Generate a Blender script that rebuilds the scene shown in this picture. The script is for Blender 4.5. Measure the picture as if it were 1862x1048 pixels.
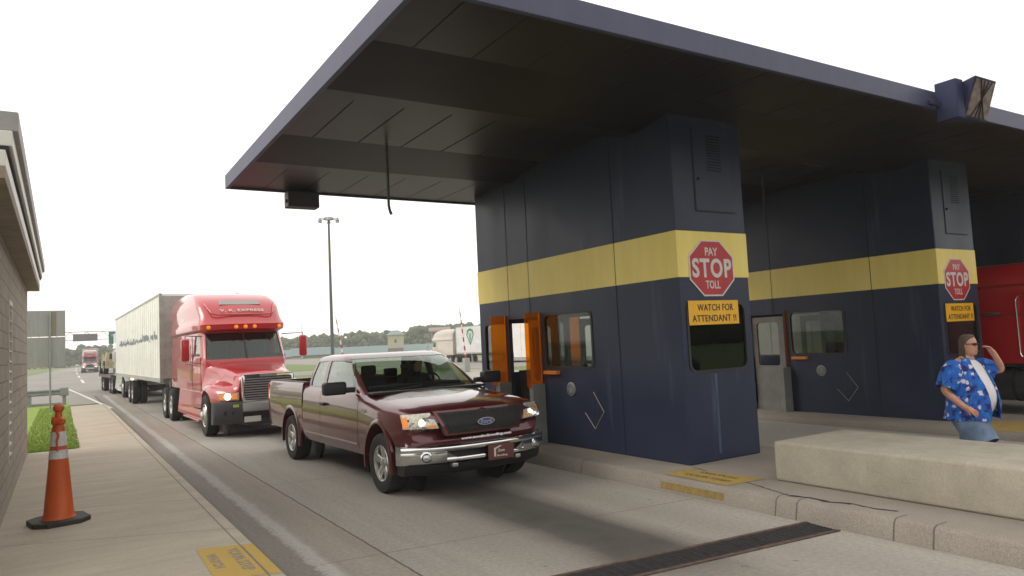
import bpy, bmesh, math, random
from math import sin, cos, pi, radians as R, sqrt, atan2
from mathutils import Vector, Matrix, Euler, noise as mnoise
random.seed(7)
S = bpy.context.scene
for o in list(bpy.data.objects): bpy.data.objects.remove(o)
COL = S.collection
# ------------------------------------------------------------ camera
def cam_axes(yaw, pitch, roll):
    f = Vector((sin(yaw)*cos(pitch), cos(yaw)*cos(pitch), sin(pitch)))
    r = Vector((cos(yaw), -sin(yaw), 0)); u = r.cross(f)
    return r*cos(roll)+u*sin(roll), -r*sin(roll)+u*cos(roll), f
cr, cu, cf = cam_axes(R(31.97), R(4.14), R(-2.75))
cam = bpy.data.cameras.new('camera'); co = bpy.data.objects.new('camera', cam); COL.objects.link(co)
M = Matrix((cr, cu, -cf)).transposed().to_4x4(); M.translation = Vector((0, 0, 2.0)); co.matrix_world = M
cam.sensor_width = 36; cam.lens = 1318.2/1862*36; cam.clip_start = 0.05; cam.clip_end = 3000
S.camera = co
# ------------------------------------------------------------ sky and sun
SUN_EL, SUN_AZ = R(38), R(-62)          # high bright haze, brightest to the left and beyond
w = bpy.data.worlds.new('World'); S.world = w; w.use_nodes = True
nt = w.node_tree; nt.nodes.clear()
out = nt.nodes.new('ShaderNodeOutputWorld'); bg = nt.nodes.new('ShaderNodeBackground')
sky = nt.nodes.new('ShaderNodeTexSky'); sky.sky_type = 'NISHITA'; sky.sun_disc = False
sky.sun_elevation = SUN_EL; sky.sun_rotation = SUN_AZ; sky.dust_density = 4; sky.air_density = 1.2
mx = nt.nodes.new('ShaderNodeMix'); mx.data_type = 'RGBA'; mx.inputs[0].default_value = 0.86
tc = nt.nodes.new('ShaderNodeTexCoord'); mp = nt.nodes.new('ShaderNodeMapping'); mp.inputs['Scale'].default_value = (1, 1, 2.5)
ns = nt.nodes.new('ShaderNodeTexNoise'); ns.inputs['Scale'].default_value = 1.3; ns.inputs['Detail'].default_value = 5
cr_ = nt.nodes.new('ShaderNodeValToRGB')
cr_.color_ramp.elements[0].position = 0.3; cr_.color_ramp.elements[0].color = (1.0, 0.965, 0.93, 1)
cr_.color_ramp.elements[1].position = 0.62; cr_.color_ramp.elements[1].color = (1.16, 1.12, 1.06, 1)
vm = nt.nodes.new('ShaderNodeVectorMath'); vm.operation = 'SCALE'; vm.inputs['Scale'].default_value = 10.4
L = nt.links.new
L(tc.outputs['Generated'], mp.inputs[0]); L(mp.outputs[0], ns.inputs['Vector']); L(ns.outputs['Fac'], cr_.inputs[0])
L(cr_.outputs[0], vm.inputs[0]); L(sky.outputs[0], mx.inputs[6]); L(vm.outputs[0], mx.inputs[7])
L(mx.outputs[2], bg.inputs[0]); bg.inputs[1].default_value = 0.12; L(bg.outputs[0], out.inputs[0])
sd = bpy.data.lights.new('sun', 'SUN'); sd.energy = 1.1; sd.angle = R(25); sd.color = (1, 0.95, 0.87)
so = bpy.data.objects.new('sun', sd); COL.objects.link(so)
dsun = Vector((sin(SUN_AZ)*cos(SUN_EL), cos(SUN_AZ)*cos(SUN_EL), sin(SUN_EL)))
so.rotation_euler = dsun.to_track_quat('Z', 'Y').to_euler()
vs = S.view_settings; vs.view_transform = 'Standard'; vs.look = 'None'; vs.exposure = 0.13; vs.gamma = 1
S.render.engine = 'CYCLES'; S.cycles.volume_bounces = 2
# ------------------------------------------------------------ materials
MATS = {}; DBG = False
def mat(name, col=(.5, .5, .5), rough=.6, metal=0, n=0.0, ns=4.0, bump=0.0, bs=60.0, coat=0, spec=.5, emit=0, stretch=None, trans=0, hue=None, nd=5):
    if name in MATS: return MATS[name]
    m = bpy.data.materials.new(name); m.use_nodes = True; t = m.node_tree; p = t.nodes['Principled BSDF']
    p.inputs['Roughness'].default_value = rough; p.inputs['Metallic'].default_value = metal
    p.inputs['Coat Weight'].default_value = coat; p.inputs['Coat Roughness'].default_value = .04
    p.inputs['Specular IOR Level'].default_value = spec
    p.inputs['Base Color'].default_value = (*col, 1)
    if trans: p.inputs['Transmission Weight'].default_value = trans
    if emit:
        p.inputs['Emission Color'].default_value = (*col, 1); p.inputs['Emission Strength'].default_value = emit
    if n or bump:
        c = t.nodes.new('ShaderNodeTexCoord'); mpn = t.nodes.new('ShaderNodeMapping')
        if stretch: mpn.inputs['Scale'].default_value = stretch
        t.links.new(c.outputs['Object'], mpn.inputs[0])
    if n:
        a = t.nodes.new('ShaderNodeTexNoise'); a.inputs['Scale'].default_value = ns; a.inputs['Detail'].default_value = nd; a.inputs['Roughness'].default_value = .65
        r = t.nodes.new('ShaderNodeValToRGB'); r.color_ramp.elements[0].position = .3; r.color_ramp.elements[1].position = .7
        h = hue or (1, 1, 1)
        r.color_ramp.elements[0].color = (*[max(0, v*(1-n)) for v in col], 1)
        r.color_ramp.elements[1].color = (*[min(1, v*(1+n)*k) for v, k in zip(col, h)], 1)
        t.links.new(mpn.outputs[0], a.inputs['Vector']); t.links.new(a.outputs['Fac'], r.inputs[0]); t.links.new(r.outputs[0], p.inputs['Base Color'])
    if bump:
        a = t.nodes.new('ShaderNodeTexNoise'); a.inputs['Scale'].default_value = bs; a.inputs['Detail'].default_value = 4
        b = t.nodes.new('ShaderNodeBump'); b.inputs['Strength'].default_value = bump; b.inputs['Distance'].default_value = .01
        t.links.new(mpn.outputs[0], a.inputs['Vector']); t.links.new(a.outputs['Fac'], b.inputs['Height']); t.links.new(b.outputs[0], p.inputs['Normal'])
    MATS[name] = m; return m
def glass(name, tint=(.5, .55, .52), rough=.02, ior=1.5, solid=None):
    if name in MATS: return MATS[name]
    m = bpy.data.materials.new(name); m.use_nodes = True; t = m.node_tree; t.nodes.clear()
    o = t.nodes.new('ShaderNodeOutputMaterial'); tr = t.nodes.new('ShaderNodeBsdfTransparent'); gl = t.nodes.new('ShaderNodeBsdfGlossy')
    tr.inputs[0].default_value = (*tint, 1); gl.inputs['Roughness'].default_value = rough; gl.inputs[0].default_value = (.9, .95, .93, 1)
    lw = t.nodes.new('ShaderNodeLayerWeight'); lw.inputs[0].default_value = .5; pw = t.nodes.new('ShaderNodeMath'); pw.operation = 'POWER'; pw.inputs[1].default_value = 4.5
    f = t.nodes.new('ShaderNodeMath'); f.operation = 'MULTIPLY_ADD'; b0 = ((ior-1)/(ior+1))**2; f.inputs[1].default_value = 1-b0; f.inputs[2].default_value = b0
    t.links.new(lw.outputs['Facing'], pw.inputs[0]); t.links.new(pw.outputs[0], f.inputs[0]); mm = t.nodes.new('ShaderNodeMixShader')
    t.links.new(f.outputs[0], mm.inputs[0]); t.links.new(tr.outputs[0], mm.inputs[1]); t.links.new(gl.outputs[0], mm.inputs[2])
    t.links.new(mm.outputs[0], o.inputs[0]); MATS[name] = m; return m
class NB:                                # small node-graph helper for the bigger materials
    def __init__(s, name, rough=.8):
        s.m = bpy.data.materials.new(name); s.m.use_nodes = True; s.t = s.m.node_tree; s.p = s.t.nodes['Principled BSDF']; s.p.inputs['Roughness'].default_value = rough
        s.c = s.t.nodes.new('ShaderNodeTexCoord'); s.x = s.t.nodes.new('ShaderNodeSeparateXYZ'); s.t.links.new(s.c.outputs['Object'], s.x.inputs[0])
    def noise(s, scale, detail=5, rough=.6, stretch=(1, 1, 1)):
        mp = s.t.nodes.new('ShaderNodeMapping'); mp.inputs['Scale'].default_value = stretch; s.t.links.new(s.c.outputs['Object'], mp.inputs[0])
        n = s.t.nodes.new('ShaderNodeTexNoise'); n.inputs['Scale'].default_value = scale; n.inputs['Detail'].default_value = detail; n.inputs['Roughness'].default_value = rough
        s.t.links.new(mp.outputs[0], n.inputs['Vector']); return n.outputs['Fac']
    def math(s, op, a, b=0, c=None):
        n = s.t.nodes.new('ShaderNodeMath'); n.operation = op
        for i, v in enumerate((a, b) if c is None else (a, b, c)):
            if isinstance(v, (int, float)): n.inputs[i].default_value = v
            else: s.t.links.new(v, n.inputs[i])
        return n.outputs[0]
    def ramp(s, fac, stops, interp='LINEAR'):
        n = s.t.nodes.new('ShaderNodeValToRGB'); e = n.color_ramp.elements; n.color_ramp.interpolation = interp
        while len(e) < len(stops): e.new(.5)
        for i, (p, c) in enumerate(stops):
            e[i].position = p; e[i].color = (*(c if isinstance(c, tuple) else (c, c, c)), 1)
        s.t.links.new(fac, n.inputs[0]); return n.outputs[0]
    def mix(s, fac, a, b, mode='MIX'):
        n = s.t.nodes.new('ShaderNodeMix'); n.data_type = 'RGBA'; n.blend_type = mode
        for i, v in ((0, fac), (6, a), (7, b)):
            if isinstance(v, (int, float)): n.inputs[i].default_value = v
            elif isinstance(v, tuple): n.inputs[i].default_value = (*v, 1)
            else: s.t.links.new(v, n.inputs[i])
        return n.outputs[2]
    def color(s, c): s.t.links.new(c, s.p.inputs['Base Color'])
    def rough(s, c): s.t.links.new(c, s.p.inputs['Roughness'])
    def bump(s, h, strength=.3, dist=.01):
        b = s.t.nodes.new('ShaderNodeBump'); b.inputs['Strength'].default_value = strength; b.inputs['Distance'].default_value = dist
        s.t.links.new(h, b.inputs['Height']); s.t.links.new(b.outputs[0], s.p.inputs['Normal'])
    def line(s, v, at, width):           # 1 on a thin line, 0 elsewhere
        return s.math('LESS_THAN', s.math('ABSOLUTE', s.math('SUBTRACT', v, at)), width)
# ------------------------------------------------------------ mesh helpers
def fin(me, smooth=None):
    if smooth is not None:
        for p in me.polygons: p.use_smooth = True
        me.set_sharp_from_angle(angle=R(smooth))
class MB:
    def __init__(s): s.v = []; s.f = []; s.m = []
    def add(s, vs, fs, mi=0):
        k = len(s.v); s.v += [tuple(v) for v in vs]
        for f in fs: s.f.append([i+k for i in f]); s.m.append(mi)
        return s
    def box(s, x0, x1, y0, y1, z0, z1, mi=0, mtx=None):
        vs = [Vector((x, y, z)) for x in (x0, x1) for y in (y0, y1) for z in (z0, z1)]
        if mtx: vs = [mtx @ v for v in vs]
        return s.add(vs, [(0, 1, 3, 2), (4, 6, 7, 5), (0, 4, 5, 1), (2, 3, 7, 6), (0, 2, 6, 4), (1, 5, 7, 3)], mi)
    def hexa(s, a, b, mi=0):             # two quads a, b (4 points each, same order)
        return s.add(list(a)+list(b), [(3, 2, 1, 0), (4, 5, 6, 7), (0, 1, 5, 4), (1, 2, 6, 5), (2, 3, 7, 6), (3, 0, 4, 7)], mi)
    def cyl(s, p0, p1, r0, r1=None, n=16, mi=0, caps=True):
        p0 = Vector(p0); p1 = Vector(p1); r1 = r0 if r1 is None else r1
        q = (p1-p0).to_track_quat('Z', 'Y'); k = len(s.v)
        for p, r in ((p0, r0), (p1, r1)):
            for i in range(n): s.v.append(tuple(p+q @ Vector((r*cos(2*pi*i/n), r*sin(2*pi*i/n), 0))))
        for i in range(n): s.f.append([k+i, k+(i+1) % n, k+n+(i+1) % n, k+n+i]); s.m.append(mi)
        if caps: s.f.append([k+n-1-i for i in range(n)]); s.f.append([k+n+i for i in range(n)]); s.m += [mi, mi]
        return s
    def lathe(s, prof, origin=(0, 0, 0), axis=(0, 0, 1), n=24, mi=0, cap=True):
        q = Vector(axis).to_track_quat('Z', 'Y'); o = Vector(origin); k = len(s.v); P = len(prof)
        for r, h in prof:
            for i in range(n): s.v.append(tuple(o+q @ Vector((r*cos(2*pi*i/n), r*sin(2*pi*i/n), h))))
        for j in range(P-1):
            for i in range(n): s.f.append([k+j*n+i, k+j*n+(i+1) % n, k+(j+1)*n+(i+1) % n, k+(j+1)*n+i]); s.m.append(mi)
        if cap: s.f.append([k+n-1-i for i in range(n)]); s.f.append([k+(P-1)*n+i for i in range(n)]); s.m += [mi, mi]
        return s
    def tube(s, pts, r, n=8, mi=0):
        for a, b in zip(pts, pts[1:]): s.cyl(a, b, r, r, n, mi)
        return s
    def prism(s, outl, axis, a, b, mi=0):
        f = {'x': lambda u, v, t: (t, u, v), 'y': lambda u, v, t: (u, t, v), 'z': lambda u, v, t: (u, v, t)}[axis]
        n = len(outl); vs = [f(u, v, a) for u, v in outl]+[f(u, v, b) for u, v in outl]
        return s.add(vs, [list(range(n))[::-1], list(range(n, 2*n))]+[[i, (i+1) % n, n+(i+1) % n, n+i] for i in range(n)], mi)
    def loft(s, rings, closed=True, caps=True, mi=0):
        k = len(s.v); n = len(rings[0])
        for r in rings: s.v += [tuple(p) for p in r]
        for j in range(len(rings)-1):
            for i in range(n if closed else n-1):
                s.f.append([k+j*n+i, k+j*n+(i+1) % n, k+(j+1)*n+(i+1) % n, k+(j+1)*n+i]); s.m.append(mi)
        if caps: s.f.append([k+i for i in range(n)][::-1]); s.f.append([k+(len(rings)-1)*n+i for i in range(n)]); s.m += [mi, mi]
        return s
    def build(s, name, mats, parent=None, smooth=None, bevel=0, bseg=2, sub=0, solid=0, loc=None, fixn=True):
        me = bpy.data.meshes.new(name); me.from_pydata(s.v, [], s.f)
        if not isinstance(mats, (list, tuple)): mats = [mats]
        for m in mats: me.materials.append(m)
        for p, i in zip(me.polygons, s.m): p.material_index = i
        if fixn:
            bm = bmesh.new(); bm.from_mesh(me); bmesh.ops.recalc_face_normals(bm, faces=bm.faces); bm.to_mesh(me); bm.free()
        o = bpy.data.objects.new(name, me); COL.objects.link(o)
        if sub:
            d = o.modifiers.new('s', 'SUBSURF'); d.levels = d.render_levels = sub
        if solid:
            d = o.modifiers.new('t', 'SOLIDIFY'); d.thickness = solid; d.offset = -1
        if bevel:
            d = o.modifiers.new('b', 'BEVEL'); d.width = bevel; d.segments = bseg; d.limit_method = 'ANGLE'; d.angle_limit = R(30)
        if sub or solid or bevel: bake(o)
        fin(o.data, smooth)
        if parent: o.parent = parent
        if loc: o.location = loc
        return o
def bake(o):
    bpy.context.view_layer.update(); dg = bpy.context.evaluated_depsgraph_get()
    me = bpy.data.meshes.new_from_object(o.evaluated_get(dg), preserve_all_data_layers=True, depsgraph=dg)
    o.modifiers.clear(); old = o.data; o.data = me; me.name = o.name
    bpy.data.meshes.remove(old)
def boolop(o, mb, op='DIFFERENCE', smooth=None):
    c = mb.build('cutter', mat('black_plastic')); d = o.modifiers.new('x', 'BOOLEAN'); d.object = c; d.operation = op; d.solver = 'EXACT'
    n0 = len(o.data.polygons); bake(o); bpy.data.objects.remove(c)
    if smooth: fin(o.data, smooth)
    if DBG:
        bm = bmesh.new(); bm.from_mesh(o.data); print('BOOL', o.name, n0, len(o.data.polygons), round(bm.calc_volume(), 3), sum(not e.is_manifold for e in bm.edges)); bm.free()
    return o
def tag(o, label=None, cat=None, group=None, kind=None):
    if label: o['label'] = label
    if cat: o['category'] = cat
    if group: o['group'] = group
    if kind: o['kind'] = kind
    return o
def empty(name, label, cat, loc=(0, 0, 0), group=None):
    o = bpy.data.objects.new(name, None); COL.objects.link(o); o.location = loc; o.empty_display_size = .2
    return tag(o, label, cat, group)
def copy_tree(o, parent=None):
    c = o.copy(); COL.objects.link(c); c.parent = parent
    for ch in list(o.children): copy_tree(ch, c)
    return c
def text(name, s, h, m, parent=None, mtx=None, wid=None, bold=0.0, depth=.002, space=1.0):
    cu_ = bpy.data.curves.new(name, 'FONT'); cu_.body = s; cu_.size = 1; cu_.align_x = 'CENTER'; cu_.align_y = 'CENTER'
    cu_.extrude = .5; cu_.offset = bold; cu_.space_character = space; cu_.resolution_u = 4
    t = bpy.data.objects.new(name, cu_); COL.objects.link(t); bpy.context.view_layer.update()
    me = bpy.data.meshes.new_from_object(t.evaluated_get(bpy.context.evaluated_depsgraph_get())); bpy.data.objects.remove(t); bpy.data.curves.remove(cu_)
    xs = [v.co.x for v in me.vertices]; ys = [v.co.y for v in me.vertices]
    cx = (min(xs)+max(xs))/2; cy = (min(ys)+max(ys))/2; sy = h/(max(ys)-min(ys)); sx = (wid/(max(xs)-min(xs))) if wid else sy
    T = (mtx or Matrix.Identity(4)) @ Matrix.Diagonal((sx, sy, depth*2, 1)) @ Matrix.Translation((-cx, -cy, 0))
    me.transform(T); me.materials.clear(); me.materials.append(m)
    o = bpy.data.objects.new(name, me); COL.objects.link(o); o.parent = parent; return o
def facing_front(x, y, z, tilt=0):       # text plane looking towards -Y
    return Matrix.Translation((x, y, z)) @ Matrix.Rotation(pi/2+tilt, 4, 'X')
def rrect(x0, x1, y0, y1, r, n=5):       # rounded rectangle outline
    pts = []
    for cx, cy, a0 in ((x1-r, y1-r, 0), (x0+r, y1-r, 90), (x0+r, y0+r, 180), (x1-r, y0+r, 270)):
        for i in range(n+1):
            a = R(a0+90*i/n); pts.append((cx+r*cos(a), cy+r*sin(a)))
    return pts
black = mat('black_plastic', (.012, .012, .013), .5)
chrome = mat('chrome', (.75, .75, .76), .12, 1)
steel = mat('brushed_steel', (.5, .5, .5), .35, .9, n=.1)
rubber = mat('tyre_rubber', (.018, .017, .016), .82, n=.35, ns=6, bump=.2, bs=40)
alu = mat('wheel_metal', (.55, .54, .52), .3, .85, n=.15, ns=9)
amber = mat('amber_lens', (.85, .25, .02), .25, emit=.35)
redlens = mat('red_lens', (.55, .02, .02), .2)
dark_gl = glass('tinted_glass', (.62, .68, .64), ior=1.6)
clear_gl = glass('vehicle_glass', (.80, .85, .80), ior=1.5)
#PART2
# ------------------------------------------------------------ ground, road, walks
def struct(o): return tag(o, kind='structure')
# grass land to the horizon
g = NB('grass_land', .95); n1 = g.noise(.08, 4); n2 = g.noise(3.0, 6)
g.color(g.mix(.5, g.ramp(n1, [(.35, (.10, .15, .035)), (.65, (.17, .21, .06))]), g.ramp(n2, [(.3, (.08, .13, .03)), (.7, (.19, .24, .07))])))
gm = MB().box(-230, 420, -90, 470, -.5, -.03); struct(gm.build('ground', g.m))
# near lane: concrete slab with gutter, light strip, joints, oil track
r_ = NB('lane_concrete', .85)
nx = r_.noise(1.1, 5); nf = r_.noise(22, 6, .7); nl = r_.noise(.5, 3, .5, (1, .25, 1)); sp = r_.noise(160, 3, .7); streak = r_.noise(6, 4, .6, (1, .06, 1))
X = r_.x.outputs[0]; Y = r_.x.outputs[1]
xw = r_.math('ADD', X, r_.math('ADD', r_.math('MULTIPLY', r_.math('SUBTRACT', nf, .5), .16), r_.math('MULTIPLY', r_.math('SUBTRACT', r_.noise(2.6, 5, .7), .5), .16)))
band = r_.ramp(r_.math('DIVIDE', xw, 10), [(0, (.17, .15, .13)), (.197, (.20, .18, .155)), (.200, (.35, .335, .30)), (.212, (.37, .35, .315)), (.216, (.255, .23, .195)), (.262, (.30, .265, .215)), (.267, (.325, .302, .262)), (1, (.335, .312, .27))])
c = r_.mix(.7, band, r_.ramp(nf, [(.3, .34), (.5, .5), (.72, .64)]), 'OVERLAY')
c = r_.mix(.5, c, r_.ramp(nl, [(.3, .36), (.7, .62)]), 'OVERLAY')
c = r_.mix(.18, c, r_.ramp(streak, [(.35, .34), (.65, .62)]), 'OVERLAY')
c = r_.mix(.25, c, r_.ramp(sp, [(.3, .25), (.7, .75)]), 'OVERLAY')
dx = r_.math('ABSOLUTE', r_.math('SUBTRACT', r_.math('ADD', X, r_.math('MULTIPLY', r_.math('SUBTRACT', nx, .5), .25)), 4.62))
oil = r_.math('MULTIPLY', r_.ramp(dx, [(.0, 1.0), (.34, .92), (.74, 0.0)]), r_.ramp(nx, [(.25, .8), (.75, 1.0)]))
oil = r_.math('MULTIPLY', oil, r_.ramp(r_.math('DIVIDE', Y, 60), [(0, .2), (.07, .35), (.088, 1.0), (.4, .9), (1, .35)]))
c = r_.mix(r_.math('MULTIPLY', oil, .97), c, (.035, .03, .026))
for tx, tw in ((3.85, .28), (5.62, .30)):
    dt = r_.math('ABSOLUTE', r_.math('SUBTRACT', r_.math('ADD', X, r_.math('MULTIPLY', r_.math('SUBTRACT', nx, .5), .4)), tx))
    c = r_.mix(r_.math('MULTIPLY', r_.ramp(dt, [(0, .34), (tw, .2), (tw+.25, 0.0)]), r_.ramp(streak, [(.3, .4), (.7, 1.0)])), c, (.12, .105, .09))
spt = r_.ramp(r_.noise(7, 2, .4), [(.74, 0.0), (.77, .55)])
c = r_.mix(spt, c, (.09, .08, .07))
jw = r_.math('ADD', X, r_.math('MULTIPLY', r_.math('SUBTRACT', r_.noise(3, 4), .5), .03))
jl = r_.math('MULTIPLY', r_.line(jw, 2.655, .011), r_.math('GREATER_THAN', r_.noise(2.2, 3), .33))
c = r_.mix(r_.math('MULTIPLY', jl, .85), c, (.06, .05, .045))
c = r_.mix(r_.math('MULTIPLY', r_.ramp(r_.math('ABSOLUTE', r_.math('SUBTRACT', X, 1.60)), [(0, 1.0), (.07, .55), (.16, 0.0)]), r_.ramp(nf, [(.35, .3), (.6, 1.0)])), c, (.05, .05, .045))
my = r_.math('MODULO', r_.math('ADD', Y, r_.math('MULTIPLY', X, .10)), 4.6)
cj = r_.math('MULTIPLY', r_.line(my, 2.5, .012), r_.math('GREATER_THAN', X, 2.05))
c = r_.mix(r_.math('MULTIPLY', cj, .45), c, (.09, .08, .07))
r_.color(c); r_.bump(sp, .25, .004)
struct(MB().box(1.56, 26, -60, 48, -.3, 0).build('road', r_.m))
# merging pavement and far road (slight bend)
fr = NB('far_asphalt', .9); f1 = fr.noise(.25, 4, .6, (1, .3, 1)); f2 = fr.noise(9, 5)
fr.color(fr.mix(.4, fr.ramp(f1, [(.3, (.20, .185, .165)), (.7, (.29, .27, .245))]), fr.ramp(f2, [(.3, (.18, .17, .15)), (.7, (.31, .29, .265))])))
def strip(pts, z0, z1, name, m):
    b = MB(); rings = [[(xl, y, z0), (xr, y, z0), (xr, y, z1), (xl, y, z1)] for xl, xr, y in pts]
    return struct(b.loft(rings).build(name, m))
strip([(-45, 1.552, 39.5), (-40, 1.552, 48), (-34, 12, 48.01), (-20, 13, 66), (-8, 13.5, 95), (-4.5, 15, 140), (0, 22, 240), (12, 36, 400)], -.3, -.004, 'road', fr.m)
strip([(13, 80, 60), (13.2, 84, 71)], -.25, -.02, 'road', fr.m); strip([(27, 46, 48.01), (28, 46, 59.9)], -.25, -.02, 'road', fr.m); strip([(29, 46, 71.1), (30, 47, 130), (33, 50, 250)], -.25, -.02, 'road', fr.m)
white = mat('road_paint', (.62, .61, .58), .8, n=.25, ns=8)
def mark(pts, wd, name='lane_marking', z=0.0, m=white, lab=None):
    b = MB()
    for (x0, y0), (x1, y1) in zip(pts, pts[1:]):
        b.add([(x0-wd/2, y0, z), (x0+wd/2, y0, z), (x1+wd/2, y1, z), (x1-wd/2, y1, z)], [(0, 1, 2, 3)])
    return struct(b.build(name, m))
mark([(1.75, 34.5), (1.45, 41), (.95, 52), (.35, 64)], .14, z=.004)
for a, b_ in ((78, 92), (104, 118), (132, 150), (170, 195), (225, 260)):
    k = lambda y: 1.75+.00004*(y-70)**2+.004*(y-80)
    mark([(k(a), a), (k(b_), b_)], .22, z=.006)
# pavement walk on the left
sw = NB('walk_concrete', .9); s1 = sw.noise(1.4, 5); s2 = sw.noise(30, 6, .7); s3 = sw.noise(3, 4, .6, (.15, 1, 1)); s4 = sw.noise(190, 2)
c = sw.mix(.5, sw.ramp(s1, [(.3, (.36, .315, .245)), (.7, (.46, .405, .325))]), sw.ramp(s2, [(.3, (.34, .295, .23)), (.72, (.48, .425, .34))]))
c = sw.mix(.4, c, sw.ramp(s3, [(.3, .36), (.7, .62)]), 'OVERLAY'); c = sw.mix(.22, c, sw.ramp(s4, [(.3, .3), (.7, .7)]), 'OVERLAY')
X = sw.x.outputs[0]; Y = sw.x.outputs[1]; yy = sw.math('ADD', Y, sw.math('MULTIPLY', X, .45))
for at in (4.6, 6.95, 9.02, 11.0, 13.25, 15.5, 18.2, 21.5, 25, 29):
    c = sw.mix(sw.math('MULTIPLY', sw.line(yy, at, .012), .4), c, (.11, .095, .075))
c = sw.mix(sw.math('MULTIPLY', sw.line(X, 1.465, .009), .65), c, (.10, .085, .07))
sw.color(c); sw.bump(s2, .2, .004)
struct(MB().box(-.62, 1.585, -6, 35.5, -.2, .15).box(-.6, .3, 17.9, 18.1, -.2, .148).build('pavement', sw.m, bevel=.015))
gr = NB('lawn', .95); a1 = gr.noise(40, 5, .7); a2 = gr.noise(1.2, 4)
gr.color(gr.mix(.5, gr.ramp(a1, [(.3, (.15, .24, .03)), (.7, (.30, .40, .08))]), gr.ramp(a2, [(.3, (.19, .28, .04)), (.7, (.29, .37, .08))]))); gr.bump(a1, .8, .03)
struct(MB().box(-30, .28, 18.3, 39, -.2, .165).build('lawn', gr.m))
b = MB()
for i in range(9000):
    t_ = random.random()**1.6; y = 18.25+t_*17; x = random.uniform(-.75, .33 if y < 24 else .3); h = random.uniform(.02, .055); a = random.uniform(0, pi); dx_, dy_ = cos(a)*.012, sin(a)*.012
    z0 = .163; b.add([(x-dx_, y-dy_, z0), (x+dx_, y+dy_, z0), (x+random.uniform(-.02, .02), y+random.uniform(-.02, .02), z0+h)], [(0, 1, 2)])
tag(b.build('grass', mat('grass_blades', (.24, .34, .06), .8, n=.45, ns=12), fixn=False), 'short green grass on the lawn beside the walk', 'grass', kind='stuff')
# islands with kerbs
ik = NB('island_concrete', .9); i1 = ik.noise(2.2, 5); i2 = ik.noise(60, 6, .75); i3 = ik.noise(150, 2)
c = ik.mix(.6, ik.ramp(i1, [(.3, (.19, .165, .135)), (.7, (.30, .265, .22))]), ik.ramp(i2, [(.3, (.17, .15, .125)), (.52, (.28, .25, .21)), (.72, (.40, .37, .32))]))
c = ik.mix(.35, c, ik.ramp(i3, [(.35, .25), (.65, .75)]), 'OVERLAY')
Y = ik.x.outputs[1]; X = ik.x.outputs[0]
for at in (5.28, 5.02, 3.98, 3.62, 8.7, 11.4, 1.6):
    c = ik.mix(ik.math('MULTIPLY', ik.math('MULTIPLY', ik.line(Y, at, .009), ik.math('LESS_THAN', X, 6.72)), .75), c, (.07, .06, .05))
ik.color(c); ik.bump(i2, .5, .008)
def island(x0, x1, y0, y1, h):
    prof = [(x0-.03, -.2), (x0+.0, 0.03), (x0+.03, h-.035), (x0+.055, h-.01), (x0+.09, h), (x1-.09, h), (x1-.05, h-.01), (x1-.02, h-.04), (x1+.02, -.2)]
    b = MB(); b.loft([[(x, y, z) for x, z in prof] for y in (y0, (y0+y1)/2, y1)])
    return struct(b.build('kerb_island', ik.m, smooth=40))
island(6.47, 9.3, -3, 19, .2); island(13.0, 15.6, 5.3, 19, .13); island(19.6, 22.1, 3, 19, .13)
crack = mat('joint_filler', (.02, .018, .015), .9)
def ribbon(pts, wd, z, m, name, step=.06, jit=.02):
    b = MB(); L_ = []; 
    for (x0, y0), (x1, y1) in zip(pts, pts[1:]):
        n = max(1, int(math.hypot(x1-x0, y1-y0)/step))
        for i in range(n): L_.append((x0+(x1-x0)*i/n, y0+(y1-y0)*i/n))
    L_.append(pts[-1]); rl = []
    for i, (x, y) in enumerate(L_):
        w_ = wd*random.uniform(.3, 1.3)/2; ox = random.uniform(-jit, jit)*.5; rl.append([(x-w_+ox, y, z), (x+w_+ox, y, z)])
    return struct(b.loft(rl, closed=False, caps=False).build(name, m, fixn=False))
ribbon([(7.14, 7.1), (6.86, 5.98), (6.62, 5.2)], .02, .204, crack, 'joint_filler')
ribbon([(6.62, 5.2), (6.68, 5.0), (6.66, 4.75), (6.74, 4.55)], .055, .204, crack, 'joint_filler')
ribbon([(6.74, 4.55), (6.72, 4.3), (6.76, 4.1)], .03, .204, crack, 'joint_filler')
# yellow stencilled patches
yel = NB('worn_yellow_paint', .8); y1 = yel.noise(9, 6, .7); y2 = yel.noise(60, 4)
yel.color(yel.mix(yel.ramp(y1, [(.56, 0.0), (.70, .7)]), yel.mix(.5, (.46, .30, .055), yel.ramp(y2, [(.3, (.36, .24, .05)), (.7, (.55, .37, .08))])), (.30, .25, .18)))
yel2 = NB('dirty_yellow_paint', .8); y1 = yel2.noise(12, 6, .7)
yel2.color(yel2.mix(yel2.ramp(y1, [(.42, 0.15), (.66, .85)]), (.42, .28, .035), (.24, .19, .12)))
sten = mat('stencil_grey', (.27, .225, .16), .85, n=.3, ns=20)
sten2 = mat('stencil_black', (.17, .125, .05), .85, n=.6, ns=30)
def patch(pts, z, m, name): return struct(MB().add([(x, y, z) for x, y in pts], [tuple(range(len(pts)))]).build(name, m, fixn=True))
patch([(1.07, 6.55), (1.09, 7.68), (1.455, 7.56), (1.455, 6.40)], .154, yel.m, 'yellow_marking')
patch([(1.475, 6.40), (1.475, 7.55), (1.575, 7.52), (1.572, 6.36)], .154, yel.m, 'yellow_marking')
def stencil(s, x, y, z, h, wd, rot, m, name='stencil_text'):
    o = text(name, s, h, m, None, Matrix.Translation((x, y, z)) @ Matrix.Rotation(rot, 4, 'Z'), wid=wd, bold=.035, depth=.001); return struct(o)
stencil('WATCH', 1.17, 7.13, .1555, .085, .52, -pi/2, sten)
stencil('YOUR STEP', 1.37, 7.05, .1555, .10, .85, -pi/2, sten)
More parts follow.
